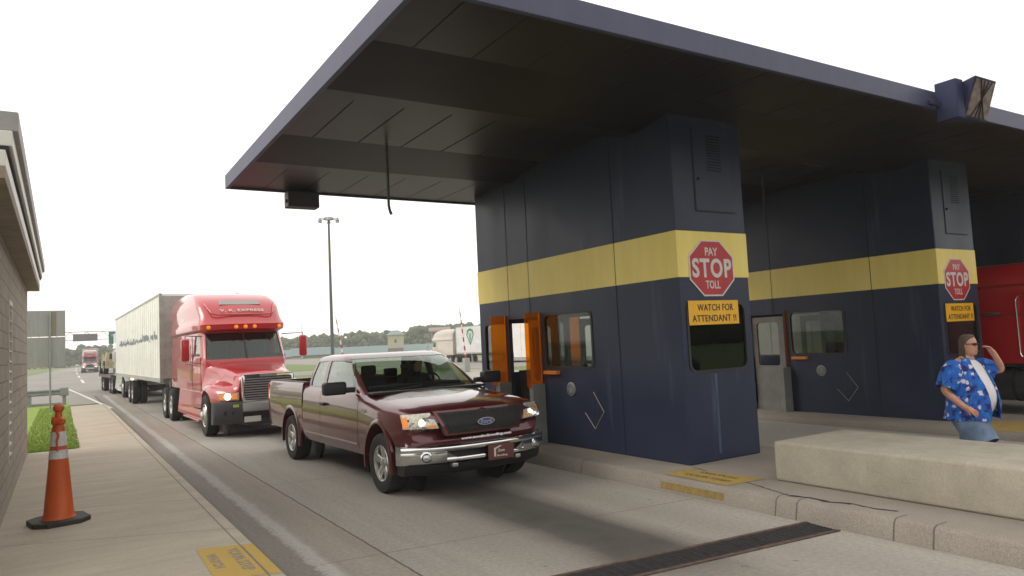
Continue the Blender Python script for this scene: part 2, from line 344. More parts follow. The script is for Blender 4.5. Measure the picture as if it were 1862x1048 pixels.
patch([(6.55, 6.0), (6.55, 7.03), (7.02, 7.12), (7.16, 5.95)], .2045, yel2.m, 'yellow_marking')
stencil('WATCH', 6.95, 6.5, .206, .09, .6, -pi/2, sten2); stencil('YOUR STEP', 6.75, 6.5, .206, .09, .75, -pi/2, sten2)
struct(MB().add([(6.468, 6.0, .045), (6.468, 7.03, .045), (6.487, 7.03, .125), (6.487, 6.0, .125)], [(0, 1, 2, 3)]).build('yellow_marking', mat('kerb_yellow', (.23, .16, .05), .85, n=.25, ns=14)))
patch([(13.12, 5.35), (13.12, 6.65), (14.3, 6.7), (15.4, 5.6), (15.4, 5.35)], .134, yel2.m, 'yellow_marking')
struct(MB().box(13.2, 15.4, 5.285, 5.297, .02, .09).build('yellow_marking', MATS['kerb_yellow']))
# trench drain
t = empty('trench_drain', 'long steel trench drain grate with rusty edges set across the near lane', 'drain grate', (6.45, 4.70, 0)); t.rotation_euler.z = R(-5.5)
rust = mat('rusty_steel', (.095, .058, .045), .8, n=.5, ns=10); gm_ = mat('grate_iron', (.035, .033, .035), .6, n=.4, ns=14)
MB().box(-4.6, 0, .17, .215, -.02, .012).box(-4.6, 0, -.215, -.17, -.02, .012).build('frame', rust, t)
b = MB()
for i in range(9): y = -.15+i*.0375; b.box(-4.6, -.01, y-.009, y+.009, -.03, .010)
for i in range(46): b.box(-4.6+i*.1, -4.585+i*.1, -.168, .168, -.03, .006)
b.build('grate', gm_, t); MB().box(-4.6, 0, -.17, .17, .0015, .003).build('pit_shade', crack, t)  # dark sheet at road level, its colour standing in for shade below the grate
# ------------------------------------------------------------ concrete barrier block
bc = NB('block_concrete', .85); k1 = bc.noise(1.7, 5); k2 = bc.noise(45, 6, .7); k3 = bc.noise(5, 5, .6, (1, 1, .15)); k4 = bc.noise(7, 3)
c = bc.mix(.5, bc.ramp(k1, [(.3, (.31, .28, .215)), (.7, (.40, .365, .29))]), bc.ramp(k2, [(.3, (.28, .255, .20)), (.7, (.45, .41, .33))]))
c = bc.mix(bc.ramp(k3, [(.62, 0.0), (.74, .5)]), c, (.50, .47, .40)); c = bc.mix(bc.ramp(k4, [(.74, 0.0), (.78, .7)]), c, (.22, .12, .05))
c = bc.mix(.3, c, bc.ramp(bc.noise(2.6, 6, .7), [(.3, .24), (.7, .68)]), 'OVERLAY'); bc.color(c); bc.bump(k2, .3, .005)
o = MB().box(7.18, 8.56, -1.2, 5.82, .2, .66).build('concrete_block', bc.m, bevel=.035, bseg=3, smooth=40)
o.data.materials.append(rust); tag(o, 'long low beige concrete block with rust specks lying on the kerb island', 'concrete block')
# ------------------------------------------------------------ toll booth
bl = NB('booth_blue_paint', .5); b1 = bl.noise(1.4, 5); b2 = bl.noise(3, 5, .6, (1, 1, .12)); b3 = bl.noise(70, 3)
c = bl.mix(.5, bl.ramp(b1, [(.3, (.018, .026, .054)), (.7, (.028, .038, .072))]), bl.ramp(b3, [(.3, (.019, .027, .053)), (.7, (.029, .039, .074))]))
c = bl.mix(bl.ramp(b2, [(.60, 0.0), (.76, .35)]), c, (.11, .14, .20))
bl.color(c); bl.bump(b3, .12, .003); bl.p.inputs['Specular IOR Level'].default_value = .3; bl.rough(bl.ramp(b1, [(.3, .32), (.7, .48)]))
yb = NB('booth_yellow_paint', .55); c1 = yb.noise(2.5, 5, .6, (1, 1, .2)); yb.color(yb.ramp(c1, [(.3, (.76, .61, .15)), (.7, (.86, .70, .22))])); yb.bump(yb.noise(60, 3), .1, .003)
seam = mat('seam_dark', (.012, .014, .022), .7); stainl = mat('pale_run_stain', (.042, .065, .125), .5, n=.4, ns=5, stretch=(4, 1, .6))  # one flat dark colour for seams, gaps and joints
greyp = mat('grey_paint', (.20, .20, .19), .55, n=.2, ns=3); winfr = mat('window_rubber', (.02, .02, .022), .5)
def orange_mat():
    m = bpy.data.materials.new('orange_acrylic'); m.use_nodes = True; t = m.node_tree; t.nodes.clear()
    o = t.nodes.new('ShaderNodeOutputMaterial'); a = t.nodes.new('ShaderNodeBsdfTransparent'); a.inputs[0].default_value = (.99, .52, .015, 1)
    d = t.nodes.new('ShaderNodeBsdfDiffuse'); d.inputs[0].default_value = (.75, .26, .004, 1); tl = t.nodes.new('ShaderNodeBsdfTranslucent'); tl.inputs[0].default_value = (.95, .36, .005, 1)
    g_ = t.nodes.new('ShaderNodeBsdfGlossy'); g_.inputs['Roughness'].default_value = .05; f = t.nodes.new('ShaderNodeFresnel'); f.inputs[0].default_value = 1.3
    m1 = t.nodes.new('ShaderNodeMixShader'); m2 = t.nodes.new('ShaderNodeMixShader'); m3 = t.nodes.new('ShaderNodeMixShader'); m1.inputs[0].default_value = .5; m2.inputs[0].default_value = .22
    l = t.links.new; l(d.outputs[0], m1.inputs[1]); l(tl.outputs[0], m1.inputs[2]); l(a.outputs[0], m2.inputs[1]); l(m1.outputs[0], m2.inputs[2])
    l(f.outputs[0], m3.inputs[0]); l(m2.outputs[0], m3.inputs[1]); l(g_.outputs[0], m3.inputs[2]); l(m3.outputs[0], o.inputs[0]); return m
ORG = orange_mat(); boothgl = glass('booth_glass', (.50, .54, .52), ior=1.45)
BW, BL, BT = 1.42, 5.62, 4.97             # booth width, length, height above island (local origin: near left corner on the island)
def make_booth(label):
    t = empty('toll_booth', label, 'toll booth', group='toll booths along the lanes')
    w_ = MB().box(0, BW, 0, BL, 0, BT).build('wall', [bl.m], None, bevel=.02)
    boolop(w_, MB().box(.07, BW-.07, .07, BL-.07, .02, BT-.1))
    cut = MB()
    W2 = rrect(1.97, 3.33, 1.30, 2.22, .10); W1 = rrect(4.62, 5.42, 1.20, 2.14, .10); DR = [(3.50, .02), (4.50, .02), (4.50, 2.2), (3.50, 2.2)]
    for wn in (W2, W1): cut.prism(wn, 'x', -.5, BW+.5)
    cut.prism(DR, 'x', -.5, BW+.5)
    EW = rrect(.11, 1.29, 1.24, 2.20, .12); cut.prism(EW, 'y', -.5, .5); cut.prism(rrect(.11, 1.29, 1.15, 2.15, .12), 'y', BL-.5, BL+.5)
    boolop(w_, cut); w_.parent = t
    # service door on the end wall: a shallow groove frame
    sd_ = MB().box(.62-.01, .622, -.012, .0, 0, 1)
    b = MB()
    x0, x1, z0, z1 = .50, 1.17, 3.50, 4.72; x0 = .42; x1 = 1.22
    for a in ((x0-.012, x0+.006, z0, z1), (x1-.006, x1+.006, z0, z1), (x0-.01, x1+.006, z0-.006, z0+.006)): b.box(a[0], a[1], -.006, .01, a[2], a[3])
    dr = MB().box(x0+.008, x1-.008, -.012, 0, z0+.01, z1).build('access_door', bl.m, t, bevel=.004); b.build('door_gap', seam, dr)
    b = MB()
    for i in range(13): z = 4.10+i*.042; b.box(.70, .98, -.017, -.008, z, z+.016)
    b.build('louver', mat('louver_black', (.002, .002, .003), .9), dr); MB().cyl((.50, -.012, 3.97), (.50, -.04, 3.97), .022).box(.495, .56, -.04, -.03, 3.962, 3.978).build('handle', black, dr)
    # yellow band, 4 mm proud
    z0, z1 = 2.56, 3.21; e = .004
    b = MB().box(-e, BW+e, -e, .0, z0, z1).box(-e, 0, 0, BL, z0, z1).box(BW, BW+e, 0, BL, z0, z1).box(-e, BW+e, BL, BL+e, z0, z1)
    b.build('yellow_band', yb.m, t)
    b = MB()
    for y in (1.32, 3.74, 4.46):
        for xx in (-.0065, BW+.0045): b.box(xx, xx+.002, y-.006, y+.006, 2.2 if y > 3 else .03, BT)
    b.build('seam', seam, t)
    MB().box(.57, .62, -.0035, .0, .1, 1.2).build('run_stain', stainl, t)
    # glazing
    for k, (o_, ax) in enumerate(((W2, 'x'), (W1, 'x'), (EW, 'y'))):
        for side in ((0, 1) if ax == 'x' else (0,)):
            p0 = .0 if side == 0 else BW-.05
            ri = [(c_[0], c_[1]) for c_ in o_]; cxm = sum(p[0] for p in ri)/len(ri); cym = sum(p[1] for p in ri)/len(ri)
            inn = [(cxm+(p[0]-cxm)*.955, cym+(p[1]-cym)*.955) for p in ri]; outn = [(cxm+(p[0]-cxm)*1.02, cym+(p[1]-cym)*1.02) for p in ri]
            f = (lambda u, v, q: (q, u, v)) if ax == 'x' else (lambda u, v, q: (u, q, v))
            a, b_ = (p0-.012, p0+.05) if side == 0 else (p0, p0+.062)
            fr_ = MB(); n = len(ri); vs = [f(*p, a) for p in outn]+[f(*p, a) for p in inn]+[f(*p, b_) for p in outn]+[f(*p, b_) for p in inn]
            fs = []
            for i in range(n):
                j = (i+1) % n; fs += [(i, j, n+j, n+i), (2*n+i, 2*n+j, 3*n+j, 3*n+i), (i, j, 2*n+j, 2*n+i), (n+i, n+j, 3*n+j, 3*n+i)]
            wo = fr_.add(vs, fs).build('window', winfr, t, smooth=30)
            MB().prism(ri, ax, (a+b_)/2-.003, (a+b_)/2+.003).build('pane', boothgl if ax == 'x' else glass('end_glass', (.35, .36, .36), ior=1.45), wo)
    # sliding doors: lower grey guards, upper leaf with window
    for sx in (0, 1):
        X0 = -.02 if sx == 0 else BW-.03
        d = MB().box(X0, X0+.05, 3.52, 4.48, .02, 2.18)
        dl = MB().box(.10 if sx == 0 else BW-.16, .16 if sx == 0 else BW-.10, 3.08, 3.98, .03, 2.15).build('door_leaf', greyp, None)
        boolop(dl, MB().prism(rrect(3.28, 3.88, 1.05, 2.02, .07), 'x', -1, 3)); dl.parent = t
        q = .16 if sx == 0 else -.20
        s_ = -1 if sx == 0 else 1; xx = 0 if sx == 0 else BW
        gb = MB().box(min(xx, xx+s_*.26), max(xx, xx+s_*.26), 3.38, 3.50, 0, 1.02).build('door_guard', greyp, t, bevel=.008)
        gb = MB().box(min(xx, xx+s_*.26), max(xx, xx+s_*.26), 4.50, 4.64, 0, 1.02).build('door_guard', greyp, t, bevel=.008)
        for y in (3.43, 4.60):
            pn = MB().box(min(xx+s_*.01, xx+s_*.34), max(xx+s_*.01, xx+s_*.34), y-.006, y+.006, .96, 2.27).build('wind_screen', ORG, t)
            MB().box(xx-.012 if sx else xx-.02, xx+.02 if sx else xx+.012, y+.007, y+.03, .96, 2.27).build('bracket', steel, pn)
        MB().box(min(xx, xx+s_*.10), max(xx, xx+s_*.10), 2.90, 3.28, 1.19, 1.25).build('tray', mat('orange_plastic', (.70, .20, .02), .4), t, bevel=.01)
    sp_ = MB().lathe([(.115, 0), (.115, .02), (.10, .028), (.05, .03), (.045, .02), (.0, .02)], (-.0, 2.60, .95), (-1, 0, 0), 28, cap=False).build('speaker', mat('pale_metal', (.26, .27, .26), .5, .3), t, smooth=30)
    b = MB()
    for i in range(20): a = 2*pi*i/20; b.box(-.033, -.026, 2.60+.075*cos(a)-.006, 2.60+.075*cos(a)+.006, .95+.075*sin(a)-.006, .95+.075*sin(a)+.006)
    b.build('grille', seam, sp_)
    b = MB()  # diamond placard outline, three edges
    P = [(1.95, .93), (1.72, .58), (1.97, .28), (2.22, .50)]
    P = [(2.02, .92), (1.78, .62), (2.02, .34), (2.26, .58)]
    for p, q in ((P[0], P[1]), (P[1], P[2]), (P[2], P[3])):
        b.cyl((-.006, p[0], p[1]), (-.006, q[0], q[1]), .007, n=6)
    b.build('placard_frame', mat('dull_steel', (.30, .28, .24), .5, .4), t)
    # inside: counter, terminal, stool
    MB().box(.45, BW-.45, 1.0, 3.1, 0, .95).box(.40, BW-.40, .95, 3.15, .95, .99).build('counter', mat('counter_grey', (.10, .10, .10), .6), t, bevel=.01)
    MB().box(.5, .9, 1.6, 1.95, .99, 1.3).build('terminal', mat('beige_plastic', (.16, .15, .13), .6), t, bevel=.015); MB().box(.55, .85, 2.3, 2.5, .99, 1.2).build('printer', MATS['beige_plastic'], t, bevel=.015)
    MB().cyl((.7, 4.9, 0), (.7, 4.9, .5), .03).lathe([(.18, .5), (.2, .53), (.18, .57)], (.7, 4.9, 0)).box(.55, .85, 5.06, 5.10, .6, 1.2).build('stool', black, t)
    return t
booth = make_booth('dark blue toll booth with yellow band beside the dark red pickup')
booth.location = (7.2, 7.21, .2)
bx = MB().box(BW+.004, BW+.05, .25, .36, .98, 1.13).cyl((BW+.03, .24, 1.1), (BW+.03, .2, 1.1), .06).build('alarm_box', mat('white_plastic', (.6, .58, .56), .4), booth, bevel=.01)
booth2 = copy_tree(make_booth('dark blue toll booth with yellow band behind the man in the floral shirt') if False else booth)
tag(booth2, 'second dark blue toll booth with yellow band, behind the man in the floral shirt'); booth2.location = (13.9, 7.25, .07); booth2.scale = (1, 1, 1.018)
for c_ in booth2.children:
    if c_.name.startswith('wind_screen') and min(v.co.x for v in c_.data.vertices) < -.3 and c_.data.vertices[0].co.y < 4: c_.scale.x = .16
    if c_.name.startswith('door_leaf') and max(v.co.x for v in c_.data.vertices) < .3: c_.location.y = .40; c_.location.x = -.06
booth3 = copy_tree(booth); tag(booth3, 'farthest dark blue toll booth, mostly hidden behind the red truck at the right edge'); booth3.location = (20.5, 7.3, .07); booth3.scale = (1, 1, 1.018)
# ------------------------------------------------------------ signs on the booths
sred = mat('sign_red', (.42, .018, .024), .45, n=.12, ns=5); swhite = mat('sign_white', (.60, .58, .56), .5, n=.1, ns=12); syel = mat('sign_yellow', (.80, .42, .012), .45, n=.08, ns=8)
def stop_sign(x, y, z, label, wd=.90, ht=.80):
    t = empty('stop_sign', label, 'stop sign', (x, y, z), 'stop signs on the booth ends')
    oc = lambda k, a, b: [(k*wd/2*p, k*ht/2*q) for p, q in ((-.414, -1), (.414, -1), (1, -.414), (1, .414), (.414, 1), (-.414, 1), (-1, .414), (-1, -.414))]
    MB().prism(oc(1, 0, 0), 'y', -.006, 0).build('border', swhite, t); MB().prism(oc(.945, 0, 0), 'y', -.008, -.002).build('panel', sred, t)
    text('lettering', 'STOP', .275, swhite, t, facing_front(0, -.0095, .0), wid=.79, bold=.03, space=1.12)
    text('lettering', 'PAY', .115, swhite, t, facing_front(.0, -.0095, .235), wid=.25, bold=.02)
    text('lettering', 'TOLL', .115, swhite, t, facing_front(.0, -.0095, -.235), wid=.29, bold=.02, space=1.05)
    return t
def watch_sign(x, y, z, label):
    t = empty('warning_sign', label, 'sign', (x, y, z), 'yellow attendant signs on the booth ends')
    MB().box(-.50, .50, -.008, 0, -.17, .17).build('panel', syel, t, bevel=.002)
    tb = mat('sign_black', (.03, .025, .02), .6)
    text('lettering', 'WATCH FOR', .095, tb, t, facing_front(.03, -.0098, .072), wid=.72, bold=.012, space=1.08)
    text('lettering', 'ATTENDANT !!', .095, tb, t, facing_front(0, -.0098, -.08), wid=.88, bold=.012, space=1.08)
    return t
for bo, a, b_ in ((booth, 'red octagonal pay toll stop sign on the end of the booth nearest the pickup', 'yellow sign across the dark end window of the booth nearest the pickup'),
                  (booth2, 'red octagonal pay toll stop sign above the man in the floral shirt', 'yellow sign in the window just above the head of the man in the floral shirt')):
    l = bo.location; stop_sign(l.x+.655, l.y-.006, l.z+2.69, a); watch_sign(l.x+.63, l.y-.016, l.z+2.06, b_)
# ------------------------------------------------------------ canopy
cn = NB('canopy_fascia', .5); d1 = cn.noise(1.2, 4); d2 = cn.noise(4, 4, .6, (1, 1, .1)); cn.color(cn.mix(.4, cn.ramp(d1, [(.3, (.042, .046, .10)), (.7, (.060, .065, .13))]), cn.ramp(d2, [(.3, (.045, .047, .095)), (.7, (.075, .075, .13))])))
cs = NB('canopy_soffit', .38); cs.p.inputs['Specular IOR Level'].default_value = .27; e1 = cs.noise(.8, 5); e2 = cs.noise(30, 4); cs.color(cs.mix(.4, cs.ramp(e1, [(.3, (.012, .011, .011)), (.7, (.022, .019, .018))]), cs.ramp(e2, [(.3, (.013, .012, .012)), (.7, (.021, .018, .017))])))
can = empty('toll_canopy', 'wide flat dark blue canopy roof spanning the toll lanes', 'canopy', (2.5, 5.26, 4.95))
CX, CY = 27.0, 8.28
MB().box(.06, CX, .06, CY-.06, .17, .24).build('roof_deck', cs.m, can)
b = MB().box(0, CX, 0, .06, 0, .25).box(0, .06, .0602, CY-.0602, 0, .25).box(0, CX, CY-.06, CY, 0, .25); b.build('fascia', cn.m, can, bevel=.006)
b = MB()
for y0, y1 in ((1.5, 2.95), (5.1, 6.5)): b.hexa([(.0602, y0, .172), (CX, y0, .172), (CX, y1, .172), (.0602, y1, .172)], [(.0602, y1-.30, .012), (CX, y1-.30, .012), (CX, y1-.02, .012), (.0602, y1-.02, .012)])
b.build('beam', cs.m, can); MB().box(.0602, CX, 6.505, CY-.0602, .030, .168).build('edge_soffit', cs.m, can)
b = MB()
for i in range(38): b.box(.65+i*.7-.005, .65+i*.7+.005, .08, CY-.08, .164, .1705)
for i in range(38): b.box(.65+i*.7-.006, .65+i*.7+.006, 6.51, CY-.062, .0275, .034)
b.build('soffit_joint', seam, can)
for x, y in ((4.3, 6.3), (11.3, 6.6), (9.5, 3.0)): MB().box(x, x+.6, y, y+.3, .13, .169).build('light_fitting', greyp, can, bevel=.01)
t = MB().box(3.55, 4.13, 13.30, 13.58, 4.66, 4.95).box(3.52, 3.55, 13.36, 13.44, 4.74, 4.80).build('signal_box', mat('dark_housing', (.05, .05, .055), .6, n=.2), bevel=.012)
tag(t, 'dark rectangular box hanging from the far left edge of the canopy', 'box')
t = MB().tube([(4.24, 10.22, 5.11), (4.24, 10.22, 4.14), (4.25, 10.21, 4.06), (4.27, 10.20, 4.0)], .022).build('hanging_pipe', mat('pipe_dark', (.05, .055, .05), .6), smooth=40)
tag(t, 'thin dark pipe hanging below the canopy above the pickup', 'pipe')
t = MB().tube([(12.1, 9.6, 5.11), (12.1, 9.6, 4.15)], .022).build('hanging_pipe', MATS['pipe_dark'], smooth=40)
tag(t, 'short dark pipe hanging from the canopy between the two booths', 'pipe')
# lane flood lamp on the near fascia
t = empty('flood_lamp', 'boxy blue flood lamp bracketed to the near edge of the canopy', 'lamp', (9.9, 5.2, 4.85))
MB().box(.45, .64, -.27, .02, -.11, .43).build('mount_box', mat('lamp_blue', (.030, .036, .080), .7, n=.15, spec=.2), t, bevel=.012)
MB().box(.20, .47, -.05, .0, .10, .17).build('mount_arm', MATS['lamp_blue'], t, bevel=.01)
LQ = [Vector(p) for p in ((.66, -.22, -.08), (1.30, -.22, -.08), (1.16, -.46, .42), (.58, -.46, .42))]
MB().hexa([(.68, -.04, -.06), (1.22, -.04, -.06), (1.12, -.06, .38), (.68, -.06, .38)], LQ).build('lamp_housing', MATS['lamp_blue'], t, bevel=.01)
a_, b_, c_, d_ = LQ
nn = (b_-a_).cross(c_-a_).normalized(); nn = nn if nn.y < 0 else -nn; ce = (a_+b_+c_+d_)/4; ce = ce
lens = mat('dull_lens', (.16, .11, .12), .25, n=.7, ns=9)
q = [p+(ce-p)*.12+nn*.012 for p in (a_, b_, c_, d_)]; q2 = [p-nn*.02 for p in q]
MB().hexa(q2, q).build('lens', lens, t)
g_ = MB()
for i in range(1, 5):
    f = i/5; g_.cyl(q[0].lerp(q[1], f)+nn*.01, q[3].lerp(q[2], 1-f)+nn*.01, .007, n=5); g_.cyl(q[0].lerp(q[1], 1-f)+nn*.01, q[3].lerp(q[2], f)+nn*.01, .007, n=5)
g_.build('wire_guard', black, t)
# ------------------------------------------------------------ block building at the left
bs_ = NB('split_block', .95); u1 = bs_.noise(14, 6, .7); u2 = bs_.noise(2, 4)
br = bs_.t.nodes.new('ShaderNodeTexBrick'); br.inputs['Scale'].default_value = 1; br.inputs['Brick Width'].default_value = .41; br.inputs['Row Height'].default_value = .205; br.inputs['Mortar Size'].default_value = .008
br.inputs['Color1'].default_value = (.38, .335, .28, 1); br.inputs['Color2'].default_value = (.31, .275, .23, 1); br.inputs['Mortar'].default_value = (.22, .185, .15, 1)
cmb = bs_.t.nodes.new('ShaderNodeCombineXYZ'); bs_.t.links.new(bs_.math('ADD', bs_.x.outputs[1], bs_.x.outputs[0]), cmb.inputs[0]); bs_.t.links.new(bs_.x.outputs[2], cmb.inputs[1]); bs_.t.links.new(cmb.outputs[0], br.inputs['Vector'])
bs_.color(bs_.mix(.55, br.outputs[0], bs_.ramp(u1, [(.3, .28), (.7, .68)]), 'OVERLAY')); bs_.bump(bs_.math('ADD', u1, bs_.math('MULTIPLY', br.outputs['Fac'], -1.2)), .8, .03)
t = empty('block_building', 'rough block walled building with louvred vent at the left edge', 'building', (-.6, 10, .15))
wl = MB().box(-6, 0, -2.6, 8.15, 0, 3.42).build('wall', bs_.m, None)
boolop(wl, MB().box(-.4, .2, 1.75, 2.45, .55, 2.72)); wl.parent = t
tanm = mat('eave_tan', (.26, .21, .16), .7, n=.2); coping = mat('coping_grey', (.30, .285, .28), .5, n=.12)
MB().box(-6, .21, -2.85, 8.42, 3.38, 3.48).build('soffit', tanm, t)
MB().box(-6.2, .215, -2.84, 8.45, 3.4801, 3.62).build('gutter', mat('gutter_white', (.66, .64, .60), .4), t, bevel=.01)
MB().box(-6.2, .235, -2.83, 8.46, 3.6201, 3.655).build('gutter_lip', seam, t)
MB().box(-6.2, .26, -2.82, 8.48, 3.6551, 3.79).build('fascia', MATS['gutter_white'], t, bevel=.01)
MB().box(-6.2, .30, -2.80, 8.50, 3.7901, 3.96).build('coping', coping, t, bevel=.01)
lv = MB().box(-.10, .015, 1.75, 1.80, .55, 2.72).box(-.10, .015, 2.40, 2.45, .55, 2.72).box(-.10, .015, 1.80, 2.40, 2.66, 2.72).build('louver_frame', mat('louver_white', (.55, .53, .48), .5), t)
b = MB()
for i in range(15): z = .62+i*.14; b.hexa([(-.10, 1.8, z+.09), (-.10, 2.4, z+.09), (-.10, 2.4, z+.1), (-.10, 1.8, z+.1)], [(.01, 1.8, z), (.01, 2.4, z), (.01, 2.4, z+.012), (.01, 1.8, z+.012)])
b.build('louver_blade', MATS['louver_white'], lv); MB().box(-.39, -.38, 1.76, 2.44, .56, 2.71).build('vent_back', black, lv)
# ------------------------------------------------------------ traffic cone
t = empty('traffic_cone', 'tall orange traffic cone with two reflective bands on the walk', 'traffic cone', (-.03, 10.12, .15))
orc = NB('cone_orange', .5); q1 = orc.noise(5, 5, .6, (1, 1, .3)); orc.color(orc.ramp(q1, [(.3, (.44, .065, .008)), (.7, (.60, .105, .012))])); orc.bump(q1, .3, .02)
oct_ = [(.33*cos(R(a)), .33*sin(R(a))) for a in (12, 33, 57, 78, 102, 123, 147, 168, 192, 213, 237, 258, 282, 303, 327, 348)]
oct_ = [(x*.98, y*.98) for x, y in [(.30, .17), (.17, .30), (-.17, .30), (-.30, .17), (-.30, -.17), (-.17, -.30), (.17, -.30), (.30, -.17)]]
o = MB().prism(oct_, 'z', 0, .055).build('base', mat('cone_base_rubber', (.03, .027, .025), .7, n=.4, ns=8), t, bevel=.012); o.rotation_euler.z = R(12)
rr = lambda z: .158-.092*(z-.055)/1.05
MB().lathe([(.178, .056), (.165, .075), (rr(.1), .1), (rr(.4), .4), (rr(.7), .7), (rr(1.08), 1.08), (.062, 1.10), (.055, 1.12), (.075, 1.14), (.075, 1.18), (.04, 1.21), (.036, 1.27), (.055, 1.29), (.06, 1.33), (.035, 1.36)], n=28).build('cone_body', orc.m, t, smooth=30)
rs = mat('reflective_band', (.55, .54, .53), .35, n=.2, ns=9)
for a, b_ in ((.735, .835), (.88, 1.045)): MB().lathe([(rr(a)+.003, a), (rr(b_)+.003, b_)], n=28, cap=False).build('reflective_band', rs, t, smooth=30)
b = MB(); pts = [(.0, 1.12), (-.012, 1.06), (.006, 1.0), (-.01, .94), (-.006, .86), (.0, .82)]
for (x0, z0), (x1, z1) in zip(pts, pts[1:]):
    d = Vector((cos(R(-95)), sin(R(-95)), 0)); s_ = Vector((-d.y, d.x, 0))
    b.cyl(d*(rr(z0)+.004)+s_*x0+Vector((0, 0, z0)), d*(rr(z1)+.004)+s_*x1+Vector((0, 0, z1)), .018*(.5+(z0-.8)*1.6), .018*(.5+(z1-.8)*1.6), 8)
b.cyl((.0, -.06, 1.15), (.03, -.08, 1.20), .03, .02, 8).cyl((-.04, -.04, 1.14), (-.05, -.05, 1.22), .025, .02, 8)
b.build('strap', orc.m, t, smooth=40)
#PART3
# ------------------------------------------------------------ vehicles
def zring(z, w, yf, yr, r=.12, bow=.1, n=6, rr_=None):
    """plan outline of a cab at height z: rounded rectangle, bowed front"""
    pts = []; r2 = rr_ or r
    for cx, cy, a0, q in ((w-r2, yr-r2, 0, r2), (-(w-r2), yr-r2, 90, r2), (-(w-r), yf+r, 180, r), (w-r, yf+r, 270, r)):
        for i in range(n+1):
            a = R(a0+90*i/n); x = cx+q*cos(a); y = cy+q*sin(a)
            if a0 >= 180: y += bow*(abs(x)/w)**2.2
            pts.append((x, y, z))
    k = 2*(n+1)-1                                                # points along the front edge
    f = []
    for i in range(1, 8):
        x = -(w-r)+2*(w-r)*i/8; f.append((x, yf+bow*(abs(x)/w)**2.2, z))
    return pts[:3*(n+1)]+f+pts[3*(n+1):]
def offs(levels, d):
    return [zring(z, w-d, yf+d, yr-d, **k) for z, w, yf, yr, k in levels]
def wheel(parent, x, y, r, wd, side, kind='car', dual=False):
    """side -1: outer face towards -X"""
    t = bpy.data.objects.new('wheel', None); COL.objects.link(t); t.parent = parent; t.location = (x, y, r); s = side
    h = wd/2; ri = r*(.60 if kind == 'car' else .56)
    MB().lathe([(ri, -h*.8), (r*.80, -h), (r*.95, -h*.92), (r, -h*.62), (r*1.0, -h*.1), (r*.992, -h*.08), (r*.992, h*.08), (r, h*.1), (r, h*.62), (r*.95, h*.92), (r*.80, h), (ri, h*.8)], axis=(s, 0, 0), n=40, cap=False).build('tyre', rubber, t, smooth=35)
    if kind == 'car':
        MB().lathe([(ri+.004, h*.82), (ri, h*.88), (ri*.93, h*.84), (ri*.90, h*.60), (ri*.88, -h*.6), (0, -h*.6)], axis=(s, 0, 0), n=36, cap=False).build('rim', alu, t, smooth=40)
        b = MB()
        for k in range(5):
            a = 2*pi*k/5+.3
            def P(rad, da, q): return (s*q, rad*cos(a+da), rad*sin(a+da))
            for sg in (1,):
                b.hexa([P(ri*.26, -.75, h*.42), P(ri*.93, -.30, h*.60), P(ri*.93, .30, h*.60), P(ri*.26, .75, h*.42)], [P(ri*.26, -.7, h*.58), P(ri*.92, -.24, h*.76), P(ri*.92, .24, h*.76), P(ri*.26, .7, h*.58)])
        b.build('spokes', alu, t, bevel=.006, smooth=40)
        MB().lathe([(ri*.30, h*.5), (ri*.29, h*.70), (ri*.2, h*.76), (0, h*.78)], axis=(s, 0, 0), n=20, cap=False).build('hub_cap', alu, t, smooth=40)
        MB().lathe([(ri*.87, h*.05), (0, h*.05)], axis=(s, 0, 0), n=24, cap=False).build('brake', black, t)
    elif kind == 'front':
        MB().lathe([(ri+.005, h*.8), (ri*.97, h*.9), (ri*.92, h*.72), (ri*.86, h*.55), (ri*.72, h*.95), (ri*.52, h*1.12), (ri*.50, h*1.0), (ri*.42, h*1.0), (ri*.40, h*1.35), (ri*.25, h*1.5), (0, h*1.52)], axis=(s, 0, 0), n=36, cap=False).build('rim', alu, t, smooth=30)
        b = MB()
        for k in range(10): a = 2*pi*k/10; b.cyl((s*h*.70, ri*.79*cos(a), ri*.79*sin(a)), (s*h*.86, ri*.79*cos(a), ri*.79*sin(a)), ri*.085, n=10)
        b.build('hand_holes', black, t)
    else:
        MB().lathe([(ri+.005, h*.8), (ri*.97, h*.88), (ri*.90, h*.5), (ri*.84, -h*.1), (ri*.50, -h*.25), (ri*.42, h*.1), (ri*.40, h*.9), (ri*.3, h*1.02), (0, h*1.04)], axis=(s, 0, 0), n=30, cap=False).build('rim', alu, t, smooth=30)
    if dual:
        MB().lathe([(ri, -h*.8), (r*.80, -h), (r*.95, -h*.92), (r, -h*.6), (r, h*.6), (r*.95, h*.92), (r*.80, h), (ri, h*.8)], origin=(-s*(wd+.04), 0, 0), axis=(s, 0, 0), n=32).build('inner_tyre', rubber, t, smooth=35)
    return t
def paint(name, col, coat=1.0, rough=.35, metal=.0, n=.08):
    return mat(name, col, rough, metal, n=n, ns=1.5, coat=coat, spec=.5)
def person_skin(name, joints, edges, m, parent=None, sub=2):
    """joints: name -> (xyz, rx, ry); grows one continuous skinned mesh"""
    names = list(joints); me = bpy.data.meshes.new(name)
    me.from_pydata([joints[k][0] for k in names], [(names.index(a), names.index(b)) for a, b in edges], [])
    o = bpy.data.objects.new(name, me); COL.objects.link(o)
    d = o.modifiers.new('k', 'SKIN'); d.use_smooth_shade = True
    for i, k in enumerate(names):
        sv = me.skin_vertices[0].data[i]; sv.radius = (joints[k][1], joints[k][2]); sv.use_root = (i == 0)
    e = o.modifiers.new('s', 'SUBSURF'); e.levels = e.render_levels = sub; bake(o)
    me = o.data; me.materials.clear(); me.materials.append(m)
    for p in me.polygons: p.use_smooth = True; p.material_index = 0
    o.parent = parent; return o
